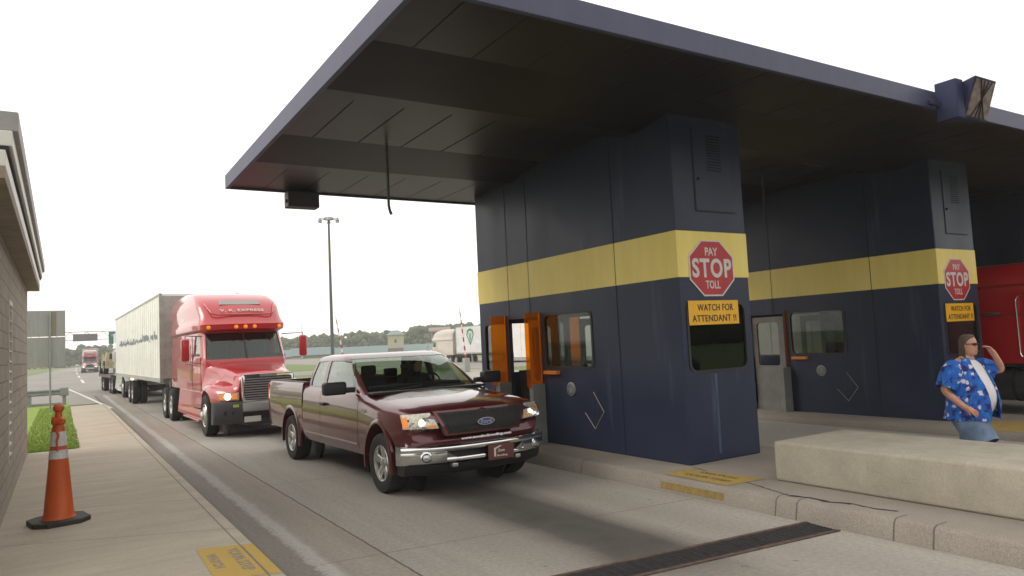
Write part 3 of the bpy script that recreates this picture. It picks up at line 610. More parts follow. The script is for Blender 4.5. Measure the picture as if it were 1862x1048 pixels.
# ---------------- dark red pickup
WB = 4.2
def make_pickup():
    t = empty('pickup_truck', 'dark red extended cab pickup truck with chrome bumper stopped at the toll booth', 'pickup truck')
    red = NB('pickup_maroon', .3); fl_ = red.noise(900, 2); red.color(red.mix(.5, (.10, .012, .015), red.ramp(fl_, [(.3, (.075, .009, .012)), (.7, (.135, .02, .024))])))
    red.p.inputs['Metallic'].default_value = .35; red.p.inputs['Coat Weight'].default_value = 1; red.p.inputs['Coat Roughness'].default_value = .03
    red = red.m; W = 1.04
    def bow(x, y, z):                                            # nose sweeps back at the corners
        k = max(0, min(1, (.15-y)/1.1)); return y+.30*(abs(x)/W)**3.2*k
    def ring(y, w, zb, zs, zc, cab=False):
        h = [(0, zb), (w*.88, zb), (w*.95, zb+.03), (w*.985, zb+.14), (w, zb+.30), (w*1.0, zb+(zs-zb)*.62), (w*.985, zs-.13), (w*.965, zs-.045), (w*.93, zs-.005), (w*.80, zs+(zc-zs)*.25), (w*.70, zs+(zc-zs)*.55), (w*.35, zc-.004), (0, zc)]
        if cab: h[9:] = [(w*.86, zs+.002), (w*.70, zs+.004), (w*.35, zc), (0, zc)]
        full = h+[(-x, z) for x, z in h[-2:0:-1]]
        return [(x, bow(x, y, z), z) for x, z in full]
    st = [(-1.00, .955, .74, .96, .985), (-.985, .975, .70, 1.03, 1.06), (-.95, .985, .66, 1.09, 1.13), (-.87, .995, .60, 1.125, 1.175), (-.6, 1.02, .52, 1.16, 1.235), (-.3, 1.035, .46, 1.18, 1.265), (0, 1.04, .44, 1.20, 1.29), (.3, 1.04, .43, 1.225, 1.31), (.55, 1.035, .42, 1.25, 1.325), (.72, 1.03, .41, 1.28, 1.34)]
    b = MB(); b.loft([ring(*s_) for s_ in st]+[ring(.80, 1.03, .41, 1.30, 1.31, True)]+[ring(y, 1.03, .41, 1.335+.014*(y-.9), 1.335+.014*(y-.9), True) for y in (.95, 1.6, 2.5, 3.3, 3.47)])
    body = b.build('body', red, None, smooth=42)
    arch = lambda y0: MB().cyl((-1.6, y0, .431), (-.61, y0, .431), .515, n=48).cyl((.61, y0, .431), (1.6, y0, .431), .515, n=48)
    boolop(body, arch(0)); 
    for s_ in (-1, 1):
        for y in (.812, 2.52): boolop(body, MB().box(min(s_*.985, s_*1.3), max(s_*.985, s_*1.3), y-.006, y+.006, .52, 1.5))
    fin(body.data, 42); body.parent = t
    # cargo box
    def bring(y, w=1.035, zb=.50, zt=1.425):
        h = [(0, zb), (w*.90, zb), (w*.96, zb+.04), (w*.985, zb+.14), (w, zb+.32), (w, zt-.30), (w*.985, zt-.12), (w*.975, zt-.03), (w*.955, zt), (w*.5, zt), (0, zt)]
        full = h+[(-x, z) for x, z in h[-2:0:-1]]; return [(x, y, z) for x, z in full]
    bed = MB().loft([bring(3.485), bring(3.6), bring(4.5), bring(5.5), bring(5.72, 1.03), bring(5.78, 1.015)]).build('cargo_box', red, None, smooth=42)
    boolop(bed, arch(WB)); boolop(bed, MB().box(-.86, .86, 3.56, 5.70, .98, 1.8), smooth=42); bed.parent = t
    MB().box(-.97, -.86, 3.5, 5.75, 1.426, 1.436).box(.86, .97, 3.5, 5.75, 1.426, 1.436).build('rail_cap', black, t, bevel=.004)
    for s_ in (-1, 1):
        MB().box(min(s_*.93, s_*1.02), max(s_*.93, s_*1.02), 5.73, 5.80, .95, 1.36).build('tail_lamp', redlens, t, bevel=.012)
        # wheel arch lips
        for y0 in (0, WB):
            b = MB(); P = []
            for i in range(25):
                a = R(-14+208*i/24); P.append((y0+.525*cos(a), .43+.525*sin(a)))
            rings = []
            for i, (y, z) in enumerate(P):
                a = R(-14+208*i/24); c_ = Vector((0, cos(a), sin(a))); o_ = Vector((0, y, z)); f = bow(1.0, y, z)-y
                rings.append([tuple(o_+Vector((s_*1.000, f, 0))-c_*.012), tuple(o_+Vector((s_*1.048, f, 0))-c_*.012), tuple(o_+Vector((s_*1.052, f, 0))+c_*.012), tuple(o_+Vector((s_*1.035, f, 0))+c_*.05), tuple(o_+Vector((s_*1.0, f, 0))+c_*.055)])
            b.loft(rings).build('fender_lip', red, t, smooth=50)
        MB().cyl((s_*.62, 0, .43), (s_*.58, 0, .43), .512, n=40).build('wheel_well', black, t); MB().cyl((s_*.62, WB, .43), (s_*.58, WB, .43), .512, n=40).build('wheel_well', black, t)
        MB().box(min(s_*1.028, s_*1.037), max(s_*1.028, s_*1.037), .84, 3.40, .575, .600).build('side_moulding', mat('moulding', (.20, .09, .09), .3, coat=1), t, bevel=.003)
        MB().box(min(s_*1.02, s_*1.075), max(s_*1.02, s_*1.075), 2.20, 2.40, 1.085, 1.135).build('door_handle', black, t, bevel=.012)
        # mirrors
        m_ = MB().box(min(s_*1.12, s_*1.44), max(s_*1.12, s_*1.44), .93, 1.10, 1.32, 1.51).build('mirror', black, t, bevel=.035, bseg=3, smooth=40)
        MB().box(min(s_*.98, s_*1.14), max(s_*.98, s_*1.14), .96, 1.06, 1.34, 1.42).build('mirror_arm', black, m_, bevel=.02)
    # hood ridge lines
    # greenhouse
    K = dict(r=.16, bow=.17, rr_=.14)
    lv = [(1.20, .975, .46, 3.44, K), (1.32, .965, .62, 3.43, K), (1.45, .945, .84, 3.40, K), (1.60, .91, 1.10, 3.34, K), (1.74, .870, 1.36, 3.26, K), (1.82, .84, 1.53, 3.20, K), (1.87, .80, 1.68, 3.10, K), (1.90, .68, 1.88, 2.94, K)]
    gh = MB().loft([zring(z, w_, a, b_, **k) for z, w_, a, b_, k in lv]).build('cab_roof', red, None, smooth=50)
    boolop(gh, MB().loft(offs([(z-.02*(i > 5), w_, a, b_, k) for i, (z, w_, a, b_, k) in enumerate(lv)], .05)))
    def winprisms():
        wf = [(.96, 1.385), (1.58, 1.775), (1.78, 1.80), (2.40, 1.80), (2.40, 1.375)]
        wr = [(2.55, 1.375), (2.55, 1.80), (3.02, 1.785), (3.16, 1.52), (3.18, 1.385)]
        ws = [(-.875, 1.30), (.875, 1.30), (.775, 1.825), (-.775, 1.825)]
        rw = [(-.76, 1.43), (.76, 1.43), (.70, 1.80), (-.70, 1.80)]
        out = []
        for s_ in (-1, 1):
            for o_ in (wf, wr): out.append(('side_window', MB().prism(o_, 'x', min(s_*.5, s_*1.3), max(s_*.5, s_*1.3))))
        out.append(('windshield', MB().prism(ws, 'y', .1, 2.2))); out.append(('rear_window', MB().prism(rw, 'y', 3.0, 3.7)))
        return out
    for n_, p_ in winprisms(): boolop(gh, p_)
    fin(gh.data, 50); gh.parent = t
    for n_, p_ in winprisms():
        k = 0 if n_ != 'x' else 0
        sh = MB().loft(offs(lv, .010)).build(n_, clear_gl if n_ != 'side_window' else mat_side, None)
        boolop(sh, MB().loft(offs([(z-.006*(i > 6), w_, a, b_, k_) for i, (z, w_, a, b_, k_) in enumerate(lv)], .016)))
        boolop(sh, p_, 'INTERSECT'); fin(sh.data, 50); sh.parent = t
    # dark rubber surround of the windshield and roof edge
    for n_, outl in (('wiper', [(-.70, .70, 1.325), (-.1, .62, 1.385)]), ('wiper', [(.0, .60, 1.35), (.62, .70, 1.36)])):
        MB().tube([outl[0], outl[1]], .010).build(n_, black, t)
    MB().box(-.90, .90, .52, .76, 1.30, 1.335).build('cowl', black, t, bevel=.01)
    # interior
    MB().box(-.80, .80, .92, 1.25, 1.25, 1.40).build('dashboard', mat('dash', (.02, .02, .02), .8), t, bevel=.04)
    seatm = mat('seat_fabric', (.035, .032, .03), .9)
    for x in (-.38, .38):
        st_ = MB().box(x-.26, x+.26, 1.95, 2.12, 1.20, 1.52).build('seat', seatm, t, bevel=.05, smooth=40)
        MB().box(x-.12, x+.12, 1.98, 2.08, 1.54, 1.70).build('headrest', seatm, st_, bevel=.035, smooth=40)
    MB().box(-.72, .72, 3.02, 3.16, 1.2, 1.45).box(-.55, -.3, 3.05, 3.13, 1.45, 1.60).box(.3, .55, 3.05, 3.13, 1.45, 1.60).build('rear_bench', seatm, t, bevel=.03)
    b = MB()
    for i in range(20): a0, a1 = 2*pi*i/20, 2*pi*(i+1)/20; b.cyl((.38+.19*cos(a0), 1.42-.07*sin(a0), 1.36+.17*sin(a0)), (.38+.19*cos(a1), 1.42-.07*sin(a1), 1.36+.17*sin(a1)), .014, n=6)
    b.build('steering_wheel', black, t)
    MB().box(-.02, .02, 1.36, 1.38, 1.70, 1.76).box(-.11, .11, 1.35, 1.39, 1.64, 1.70).build('inside_mirror', black, t, bevel=.01)
    # front face patches follow the nose
    def fy(x, z):
        k = (z-.70)/(1.09-.70); base = -1.0+max(0, z-.96)*.42
        return bow(x, base if z > .96 else -1.0+.0*(1-k), z)
    def facepatch(outl, name, m, off, thick, n=10, parent=t):
        """outl: left edge bottom/top, right edge top/bottom in (x, z)"""
        (x0, z0), (x1, z1), (x2, z2), (x3, z3) = outl; b = MB(); rings = []
        for i in range(n+1):
            f = i/n; xb = x0+(x3-x0)*f; zb = z0+(z3-z0)*f; xt = x1+(x2-x1)*f; zt = z1+(z2-z1)*f
            row = [(xb+(xt-xb)*j/4, zb+(zt-zb)*j/4) for j in range(5)]
            rings.append([(x, fy(x, z)-off, z) for x, z in row]+[(x, fy(x, z)+thick, z) for x, z in row[::-1]])
        return b.loft(rings).build(name, m, parent, smooth=40)
    # grille
    frame = facepatch([(-.54, .80), (-.665, 1.125), (.665, 1.125), (.54, .80)], 'grille', red, .022, .05)
    g1 = facepatch([(-.50, .825), (-.615, 1.10), (.615, 1.10), (.50, .825)], 'grille_frame', mat('grille_dark', (.009, .008, .009), .5), .032, .03)
    mesh_ = mat('grille_mesh', (.006, .006, .007), .6)
    facepatch([(-.475, .845), (-.585, 1.082), (.585, 1.082), (.475, .845)], 'grille_mesh', mesh_, .036, .01, parent=g1)
    b = MB()
    for i in range(24):
        x = -.52+i*.0452; z0, z1 = .85, 1.078
        if abs(x) > .48: z0 = .85+(abs(x)-.48)*2.3
        b.hexa([(x-.004, fy(x, z0)-.046, z0), (x+.004, fy(x, z0)-.046, z0), (x+.004, fy(x, z0)-.03, z0), (x-.004, fy(x, z0)-.03, z0)], [(x-.004, fy(x, z1)-.046, z1), (x+.004, fy(x, z1)-.046, z1), (x+.004, fy(x, z1)-.03, z1), (x-.004, fy(x, z1)-.03, z1)])
    b.build('grille_bars', mat('grille_dark', (.009, .008, .009), .5), g1)
    ov = lambda rx, rz, y0, y1, mi, nm, par: MB().prism([(rx*cos(2*pi*i/28), .945+rz*sin(2*pi*i/28)) for i in range(28)], 'y', y0, y1).build(nm, mi, par)
    bd = ov(.125, .050, fy(0, .95)-.060, fy(0, .95)-.03, chrome, 'badge', t); ov(.113, .041, fy(0, .95)-.064, fy(0, .95)-.05, mat('badge_blue', (.03, .07, .25), .3, coat=1), 'badge_field', bd)
    text('lettering', 'Ford', .052, chrome, bd, facing_front(0, fy(0, .95)-.0655, .945) @ Matrix.Shear('XY', 4, (.25, 0)) if False else facing_front(0, fy(0, .95)-.0655, .945), wid=.15, bold=.01)
    # headlights
    ref = mat('lamp_reflector', (.8, .8, .8), .12, .9, n=.35, ns=30, bump=.6, bs=30); lampgl = glass('lamp_glass', (.96, .96, .95), ior=1.4)
    for s_ in (-1, 1):
        o4 = [(s_*.62, .905), (s_*.70, 1.11), (s_*1.003, 1.095), (s_*1.00, .915)]
        hl = facepatch(o4, 'headlight', mat('lamp_housing', (.75, .70, .60), .3, .3, n=.35, ns=22), .016, .03)
        x = s_*.80; MB().lathe([(.0, 0), (.05, .01), (.075, .035)], origin=(x, fy(x, .98)-.015, .985), axis=(0, -1, 0), n=20, cap=False).build('reflector', ref, hl, smooth=40)
        MB().lathe([(.0, .01), (.02, .02), (.02, .0)], origin=(x, fy(x, .98)-.025, .985), axis=(0, -1, 0), n=12).build('bulb', mat('lit_bulb', (1, .93, .8), .3, emit=3), hl)
        x = s_*.92; MB().lathe([(.0, 0), (.035, .01), (.05, .025)], origin=(x, fy(x, .98)-.02, .95), axis=(0, -1, 0), n=16, cap=False).build('reflector', ref, hl, smooth=40)
        x = s_*.97; facepatch([(s_*.955, .93), (s_*.955, 1.07), (s_*1.005, 1.06), (s_*1.004, .93)], 'turn_signal', amber, .022, .01, 3, hl)
        facepatch([(s_*.66, .92), (s_*.675, .955), (s_*.74, .955), (s_*.74, .92)], 'turn_signal', amber, .022, .01, 3, hl)
        facepatch([(o4[0][0]+s_*.01, .91), (o4[1][0], 1.105), o4[2], o4[3]], 'lens', lampgl, .050, -.046, parent=hl)
    text('lettering', 'www.zonelockroofing.com', .046, mat('decal_white', (.8, .8, .8), .5), t, facing_front(.02, fy(0, .74)-.024, .745), wid=.74, bold=.045)
    # bumper
    def by(x): return -1.085+.33*(abs(x)/1.05)**3.0
    def bump(x0, x1, prof, name, m, n=24, par=t):
        b = MB(); rings = []
        for i in range(n+1):
            x = x0+(x1-x0)*i/n; rings.append([(x, by(x)+dy, z) for dy, z in prof])
        return b.loft(rings).build(name, m, par, smooth=45)
    cl, ch = -1.055, 1.055
    bm1 = bump(cl, ch, [(.16, .69), (.03, .69), (.0, .675), (-.012, .655), (-.008, .625), (.0, .61), (.16, .61)], 'bumper', chrome)
    for s_ in (-1, 1):
        bump(s_*.56, s_*1.055, [(.16, .6099), (.0, .6099), (-.005, .58), (.0, .52), (.02, .48), (.05, .45), (.16, .44)], 'bumper_end', chrome, 10, bm1)
        MB().hexa([(s_*.56, by(.56), .6099), (s_*.56, by(.56)+.15, .6099), (s_*.56, by(.56)+.15, .48), (s_*.56, by(.56)+.03, .485)], [(s_*.40, by(.4)+.02, .50), (s_*.40, by(.4)+.15, .50), (s_*.40, by(.4)+.15, .478), (s_*.40, by(.4)+.035, .478)]).build('bumper_end', chrome, bm1)
        x = s_*.80; yy = by(x)-.004; ax = Vector((s_*.28, -1, 0)).normalized()
        fg = MB().lathe([(.074, -.03), (.074, .010), (.060, .016), (.056, .0), (.056, -.02)], origin=(x, yy, .545), axis=ax, n=28, cap=False).build('fog_lamp', chrome, t, smooth=35)
        MB().lathe([(.056, .004), (.0, .004)], origin=(x, yy, .545), axis=ax, n=24, cap=False).build('lamp_well', black, fg)
        MB().lathe([(.044, .006), (.030, .018), (0, .024)], origin=(x, yy, .545)-Vector((s_*-.0, 0, 0)) if False else Vector((x, yy, .545)), axis=ax, n=24, cap=False).build('lens', mat('fog_lens', (.55, .58, .6), .15, .6, n=.3, ns=30), fg, smooth=40)
    bump(-.56, .56, [(.16, .52), (.012, .52), (.004, .505), (.01, .475), (.04, .46), (.16, .46)], 'bumper_lip', chrome, 14, bm1)
    bump(-.60, .60, [(.15, .63), (.09, .63), (.09, .48), (.15, .48)], 'air_intake', mesh_, 10)
    bump(-1.0, 1.0, [(.30, .442), (.055, .442), (.07, .38), (.11, .32), (.16, .30), (.30, .30)], 'air_dam', black, 20)
    for s_ in (-1, 1): MB().box(min(s_*.42, s_*.50), max(s_*.42, s_*.50), -1.06, -.95, .40, .45).build('tow_hook', steel, t, bevel=.01)
    pl = MB().box(-.02, .36, -1.125, -1.105, .425, .625).build('plate', mat('plate_maroon', (.12, .035, .03), .5), t, bevel=.008)
    pw = mat('plate_white', (.6, .58, .55), .5)
    MB().box(.06, .085, -1.129, -1.1245, .47, .585).add([(.06, -1.1285, .58), (.085, -1.1285, .565), (.17, -1.1285, .60), (.155, -1.1285, .612)], [(0, 1, 2, 3)]).build('emblem', pw, pl)
    text('lettering', 'Zone', .036, pw, pl, facing_front(.165, -1.1265, .545), wid=.10, bold=.02)
    text('lettering', 'Roofing', .032, pw, pl, facing_front(.18, -1.1265, .475), wid=.15, bold=.02)
    text('lettering', 'F-150', .05, chrome, t, Matrix.Translation((-1.045, .60, 1.09)) @ Matrix.Rotation(-pi/2, 4, 'Z') @ Matrix.Rotation(pi/2, 4, 'X'), wid=.17, bold=.02)
    # underbody, wheels
    MB().box(-.55, .55, -.8, 5.6, .30, .48).build('chassis', black, t); MB().cyl((-.8, 0, .42), (.8, 0, .42), .05).cyl((-.8, WB, .42), (.8, WB, .42), .07).lathe([(.17, -.1), (.2, 0), (.17, .1)], (0, WB, .42), (1, 0, 0)).build('axle', black, t)
    MB().box(-.95, .95, 5.78, 5.92, .50, .66).build('rear_bumper', chrome, t, bevel=.02)
    for s_ in (-1, 1):
        MB().box(min(s_*.78, s_*1.0), max(s_*.78, s_*1.0), .53, .545, .22, .5).build('mud_flap', black, t)
        for y in (0, WB): wheel(t, s_*.905, y, .405, .27, s_)
    return t
mat_side = glass('side_glass', (.6, .64, .6), ior=2.3)
pk = make_pickup(); pk.scale = (1.06, 1, 1); pk.location = (4.81, 9.62, 0); pk.rotation_euler.z = R(1.3)
# driver, dark behind the windshield
darkcloth = mat('dark_shirt', (.02, .02, .022), .9); skinm = mat('skin', (.42, .23, .16), .5, n=.08, ns=8)
def seated(name, label, loc, cloth, rot=0, s=1.0):
    J = {'hip': ((0, 0, 0), .17, .13), 'chest': ((0, -.02, .30), .19, .13), 'neck': ((0, -.03, .52), .06, .06), 'head': ((0, -.05, .63), .085, .10), 'top': ((0, -.04, .74), .07, .08),
         'sl': ((.19, -.02, .43), .065, .065), 'el': ((.27, -.18, .24), .05, .05), 'hl': ((.15, -.42, .28), .04, .035), 'sr': ((-.19, -.02, .43), .065, .065), 'er': ((-.27, -.18, .24), .05, .05), 'hr': ((-.12, -.44, .30), .04, .035),
         'kl': ((.15, -.42, .03), .08, .08), 'kr': ((-.15, -.42, .03), .08, .08), 'fl': ((.15, -.48, -.36), .05, .05), 'fr': ((-.15, -.48, -.36), .05, .05)}
    E_ = [('hip', 'chest'), ('chest', 'neck'), ('neck', 'head'), ('head', 'top'), ('chest', 'sl'), ('sl', 'el'), ('el', 'hl'), ('chest', 'sr'), ('sr', 'er'), ('er', 'hr'), ('hip', 'kl'), ('kl', 'fl'), ('hip', 'kr'), ('kr', 'fr')]
    t = person_skin(name, J, E_, cloth); t.location = loc; t.rotation_euler.z = rot; t.scale = (s, s, s)
    hd = MB().lathe([(.0, -.13), (.06, -.11), (.078, -.04), (.082, .02), (.07, .08), (0, .115)], (0, -.055, .665), n=16, cap=False).lathe([(0, -.02), (.018, 0), (0, .03)], (0, -.145, .65), (0, 0, 1), 8, cap=False).build('face', skinm, t, smooth=60)
    MB().lathe([(.086, .02), (.09, .06), (.07, .11), (0, .135)], (0, -.04, .665), n=16, cap=False).build('hair', mat('dark_hair', (.03, .022, .018), .7), t, smooth=60)
    return tag(t, label, 'person')
seated('person', 'person in dark clothes driving the dark red pickup, both hands forward', (5.14, 11.45, 1.0), darkcloth, R(0))
#PART4
# ---------------- tractor trailers
def make_semi(name, label, cat, col, roof='high', trailer='van', tlen=17.2, tcol=(.80, .79, .75), tank=False, sign=None, lit=False, group=None, lod=0, tz=4.14):
    t = empty(name, label, cat, group=group)
    pm = paint('truck_paint_%d_%d_%d' % tuple(int(c*999) for c in col), col, coat=1, rough=.35)
    H = [(1.05, 1.10, .80, 6.35), (1.80, 1.10, .74, 6.35), (1.92, 1.09, .82, 6.35), (2.60, 1.05, 1.20, 6.35)]
    if roof == 'high': H += [(2.66, 1.11, .92, 6.35), (2.80, 1.12, .90, 6.35), (2.92, 1.09, 1.05, 6.35), (3.05, 1.07, 1.17, 6.35), (3.30, 1.09, 1.42, 6.5), (3.50, 1.07, 1.75, 6.6), (3.66, 1.03, 2.2, 6.6), (3.77, .98, 2.9, 6.6), (3.84, .90, 4.0, 6.55)]
    else: H += [(2.66, 1.11, 1.0, 6.35), (2.76, 1.10, 1.1, 6.35), (2.92, 1.07, 1.6, 6.33), (3.02, 1.0, 2.2, 6.3), (3.08, .85, 3.0, 6.2)]
    K = dict(r=.24, bow=.16, rr_=.10); LV = [(z, w_, a, b_, K) for z, w_, a, b_ in H]
    cab = MB().loft([zring(z, w_, a, b_, **k) for z, w_, a, b_, k in LV]).build('cab', pm, None, smooth=40)
    ws = [(-1.0, 1.87), (1.0, 1.87), (.94, 2.57), (-.94, 2.57)]
    boolop(cab, MB().box(-.95, .95, 1.5, 2.7, 1.7, 2.58))
    boolop(cab, MB().prism(ws, 'y', .3, 1.9))
    sw_ = [(1.30, 1.98), (1.46, 2.52), (2.15, 2.52), (2.15, 1.98)]
    for s_ in (-1, 1): boolop(cab, MB().prism(sw_, 'x', min(s_*.7, s_*1.4), max(s_*.7, s_*1.4)))
    fin(cab.data, 40); cab.parent = t
    for n_, p_ in [('windshield', MB().prism(ws, 'y', .3, 1.9))]+[('side_window', MB().prism(sw_, 'x', min(s_*.7, s_*1.4), max(s_*.7, s_*1.4))) for s_ in (-1, 1)]:
        lvl = LV[:4]; sh = MB().loft(offs(lvl, .012)).build(n_, dark_gl, None); boolop(sh, MB().loft(offs([(z+(.01 if i == 0 else -.01 if i == 3 else 0), w_, a, b_, k) for i, (z, w_, a, b_, k) in enumerate(lvl)], .02))); boolop(sh, p_, 'INTERSECT'); fin(sh.data, 40); sh.parent = t
    MB().hexa([(-.018, .77, 1.86), (.018, .77, 1.86), (.018, .81, 1.86), (-.018, .81, 1.86)], [(-.018, 1.20, 2.58), (.018, 1.20, 2.58), (.018, 1.24, 2.58), (-.018, 1.24, 2.58)]).build('windshield_divider', black, t)
    MB().box(-.9, .9, 1.10, 1.45, 1.72, 1.90).box(-.75, -.25, 2.1, 2.3, 1.7, 2.35).box(.25, .75, 2.1, 2.3, 1.7, 2.35).build('cab_interior', mat('cab_interior', (.05, .05, .05), .8), t, bevel=.03)
    def ring(y, zc, wh, fz, W_):
        h = [(0, zc), (wh*.6, zc-.015), (wh*.94, zc-.05), (wh+.03, zc-.13), (wh+.07, zc-.32), (wh+.14, fz+.06), (wh+.14+(W_-wh-.14)*.5, fz+.015), (W_-.04, fz-.04), (W_, fz-.14), (W_+.005, .85), (W_-.02, .60), (0, .60)]
        full = h+[(-x, z) for x, z in h[-2:0:-1]]; kk = max(0, min(1, (.1-y)/1.3))
        return [(x, y+.42*(abs(x)/1.2)**2.6*kk, z) for x, z in full]
    hood = MB().loft([ring(*a) for a in ((-1.24, 1.44, .60, 1.02, .93), (-1.20, 1.50, .615, 1.07, 1.0), (-1.08, 1.545, .63, 1.12, 1.08), (-.8, 1.59, .65, 1.19, 1.17), (-.4, 1.64, .69, 1.25, 1.215), (0, 1.70, .74, 1.27, 1.225), (.4, 1.73, .81, 1.25, 1.22), (.75, 1.77, .90, 1.18, 1.17), (.95, 1.80, .98, 1.12, 1.12))]).build('hood', pm, None, smooth=45)
    boolop(hood, MB().cyl((-1.7, 0, .52), (-.72, 0, .52), .605, n=40).cyl((.72, 0, .52), (1.7, 0, .52), .605, n=40), smooth=45); hood.parent = t
    # grille
    gf = MB().prism(rrect(-.62, .62, .84, 1.50, .08), 'y', -1.30, -1.20).build('grille', chrome, t, bevel=.015, smooth=40)
    MB().prism(rrect(-.56, .56, .885, 1.43, .05), 'y', -1.312, -1.29).build('grille_back', mat('grille_back_grey', (.03, .03, .032), .5), gf)  # plain dark grey backing plate behind the bars
    if lod < 2:
        b = MB()
        for i in range(9): z = .92+i*.058; b.box(-.555, .555, -1.335, -1.31, z-.014, z+.014)
        b.build('grille_bars', mat('bar_silver', (.42, .42, .43), .3, .6), gf)
    MB().prism(rrect(-.20, .20, 1.425, 1.485, .02), 'y', -1.318, -1.28).build('badge', steel, gf)
    # bumper
    by = lambda x: -1.34+.46*(abs(x)/1.2)**2.8
    def bump(x0, x1, prof, nm, m, n=16):
        return MB().loft([[(x0+(x1-x0)*i/n, by(x0+(x1-x0)*i/n)+dy, z) for dy, z in prof] for i in range(n+1)]).build(nm, m, t, smooth=45)
    gb = mat('bumper_grey', (.045, .045, .05), .55, n=.2)
    for s_ in (-1, 1): bump(s_*.60, s_*1.19, [(.25, .86), (.04, .86), (.0, .80), (.0, .52), (.05, .38), (.12, .32), (.3, .32)], 'bumper', gb, 10)
    bump(-.60, .60, [(.25, .84), (.03, .84), (.0, .80), (.0, .62), (.03, .60), (.25, .60)], 'bumper_bar', mat('bumper_silver', (.30, .30, .30), .4, .5), 10)
    bump(-.60, .60, [(.25, .5999), (.10, .5999), (.10, .42), (.25, .42)], 'air_intake', black, 6)
    bump(-.60, .60, [(.25, .4199), (.04, .4199), (.08, .30), (.25, .30)], 'bumper_lip', gb, 8)
    MB().box(-.58, -.20, -1.335, -1.31, .37, .50).build('plate', mat('plate_white', (.6, .58, .55), .5), t)
    MB().box(-.82, -.70, -1.325, -1.29, .74, .80).build('sticker', mat('sticker_yellow', (.45, .50, .06), .6), t)
    for s_ in (-1, 1):
        k = lambda x: -1.24+.42*(abs(x)/1.2)**2.6-.035
        def q(xa, xb, z0, z1, nm, m, par=t, pr=0.0):
            return MB().hexa([(s_*xa, k(xa)-pr, z0), (s_*xb, k(xb)-pr, z0), (s_*xb, k(xb)+.12, z0), (s_*xa, k(xa)+.12, z0)], [(s_*xa, k(xa)-pr+.02, z1), (s_*xb, k(xb)-pr+.02, z1), (s_*xb, k(xb)+.12, z1), (s_*xa, k(xa)+.12, z1)]).build(nm, m, par, bevel=.01)
        hl = q(.66, 1.06, .89, 1.07, 'headlight', mat('lamp_glassy', (.55, .5, .48), .15, .5, n=.3, ns=20))
        q(.70, .80, .92, 1.04, 'turn_signal', amber, hl, .012)
        q(.99, 1.05, .92, 1.04, 'turn_signal', amber, hl, .012)
        MB().lathe([(.0, 0), (.075, .012), (.08, -.02)], (s_*.90, k(.9)-.005, .985), (0, -1, 0), 18, cap=False).build('bulb', mat('lit_lamp', (1, .93, .78), .3, emit=(2.0)), hl, smooth=50)
        if lod < 2: MB().cyl((s_*.95, by(.95)-.005, .60), (s_*.95, by(.95)+.02, .60), .05, n=16).build('bumper_hole', black, t); MB().cyl((s_*.80, by(.80)-.005, .60), (s_*.80, by(.8)+.02, .60), .035, n=16).build('bumper_hole', black, t)
        # mirrors
        m_ = MB().box(min(s_*1.42, s_*1.62), max(s_*1.42, s_*1.62), .78, .92, 1.86, 2.44).build('mirror', pm, t, bevel=.05, bseg=3, smooth=40)
        MB().tube([(s_*1.05, 1.25, 2.50), (s_*1.52, .85, 2.52), (s_*1.52, .85, 2.42)], .014).tube([(s_*1.09, 1.25, 1.80), (s_*1.52, .85, 1.78), (s_*1.52, .85, 1.88)], .014).build('mirror_arm', steel, m_)
        # side skirts, steps
        if tank:
            tk = MB().cyl((s_*.88, 2.3, .62), (s_*.88, 4.9, .62), .33, n=28).build('fuel_tank', mat('tank_metal', (.10, .10, .105), .35, .7, n=.3), t, smooth=40)
            b = MB()
            for y in (2.7, 3.6, 4.5): b.cyl((s_*.88, y-.03, .62), (s_*.88, y+.03, .62), .34, n=28)
            b.build('tank_strap', black, tk); MB().box(min(s_*.7, s_*1.12), max(s_*.7, s_*1.12), .95, 6.2, .98, 1.04).build('skirt', black, t)
        else:
            MB().hexa([(s_*.75, .78, .34), (s_*1.16, .78, .34), (s_*1.16, 4.7, .34), (s_*.75, 4.7, .34)], [(s_*.75, .70, 1.06), (s_*1.09, .70, 1.06), (s_*1.09, 4.7, 1.06), (s_*.75, 4.7, 1.06)]).build('skirt', pm, t, bevel=.03)
            MB().box(min(s_*1.1, s_*1.22), max(s_*1.1, s_*1.22), .85, 3.3, .30, .345).build('step', pm, t, bevel=.01)
            MB().box(min(s_*1.09, s_*1.165), max(s_*1.09, s_*1.165), 1.1, 1.9, .60, .63).build('step', black, t)
        b = MB().box(min(s_*1.09, s_*1.106), max(s_*1.09, s_*1.106), 2.395, 2.41, 1.05, 2.55); b.box(min(s_*1.09, s_*1.106), max(s_*1.09, s_*1.106), 1.15, 1.165, 1.05, 1.95).box(min(s_*1.09, s_*1.106), max(s_*1.09, s_*1.106), 1.1501, 2.4, 1.1, 1.11).build('door_gap', seam, t)
        MB().tube([(s_*1.13, 2.50, 1.3), (s_*1.13, 2.50, 2.3)], .016).build('grab_rail', chrome, t)
        if roof == 'high': MB().box(min(s_*1.02, s_*1.075), max(s_*1.02, s_*1.075), 3.9, 4.35, 2.95, 3.25).build('sleeper_window', mat('sleeper_glass', (.55, .56, .54), .15), t, bevel=.01)
        if tank or roof == 'low':
            MB().cyl((s_*.95, 6.6, 1.0), (s_*.95, 6.6, 3.55), .075, n=16).build('exhaust_stack', chrome, t, smooth=40)
        MB().cyl((s_*.72, 0, .52), (s_*.70, 0, .52), .60, n=30).build('wheel_well', black, t)
        wheel(t, s_*1.10, 0, .51, .30, s_, 'front')
        for y in (5.75, 7.1): wheel(t, s_*1.08, y, .50, .28, s_, 'drive', dual=True)
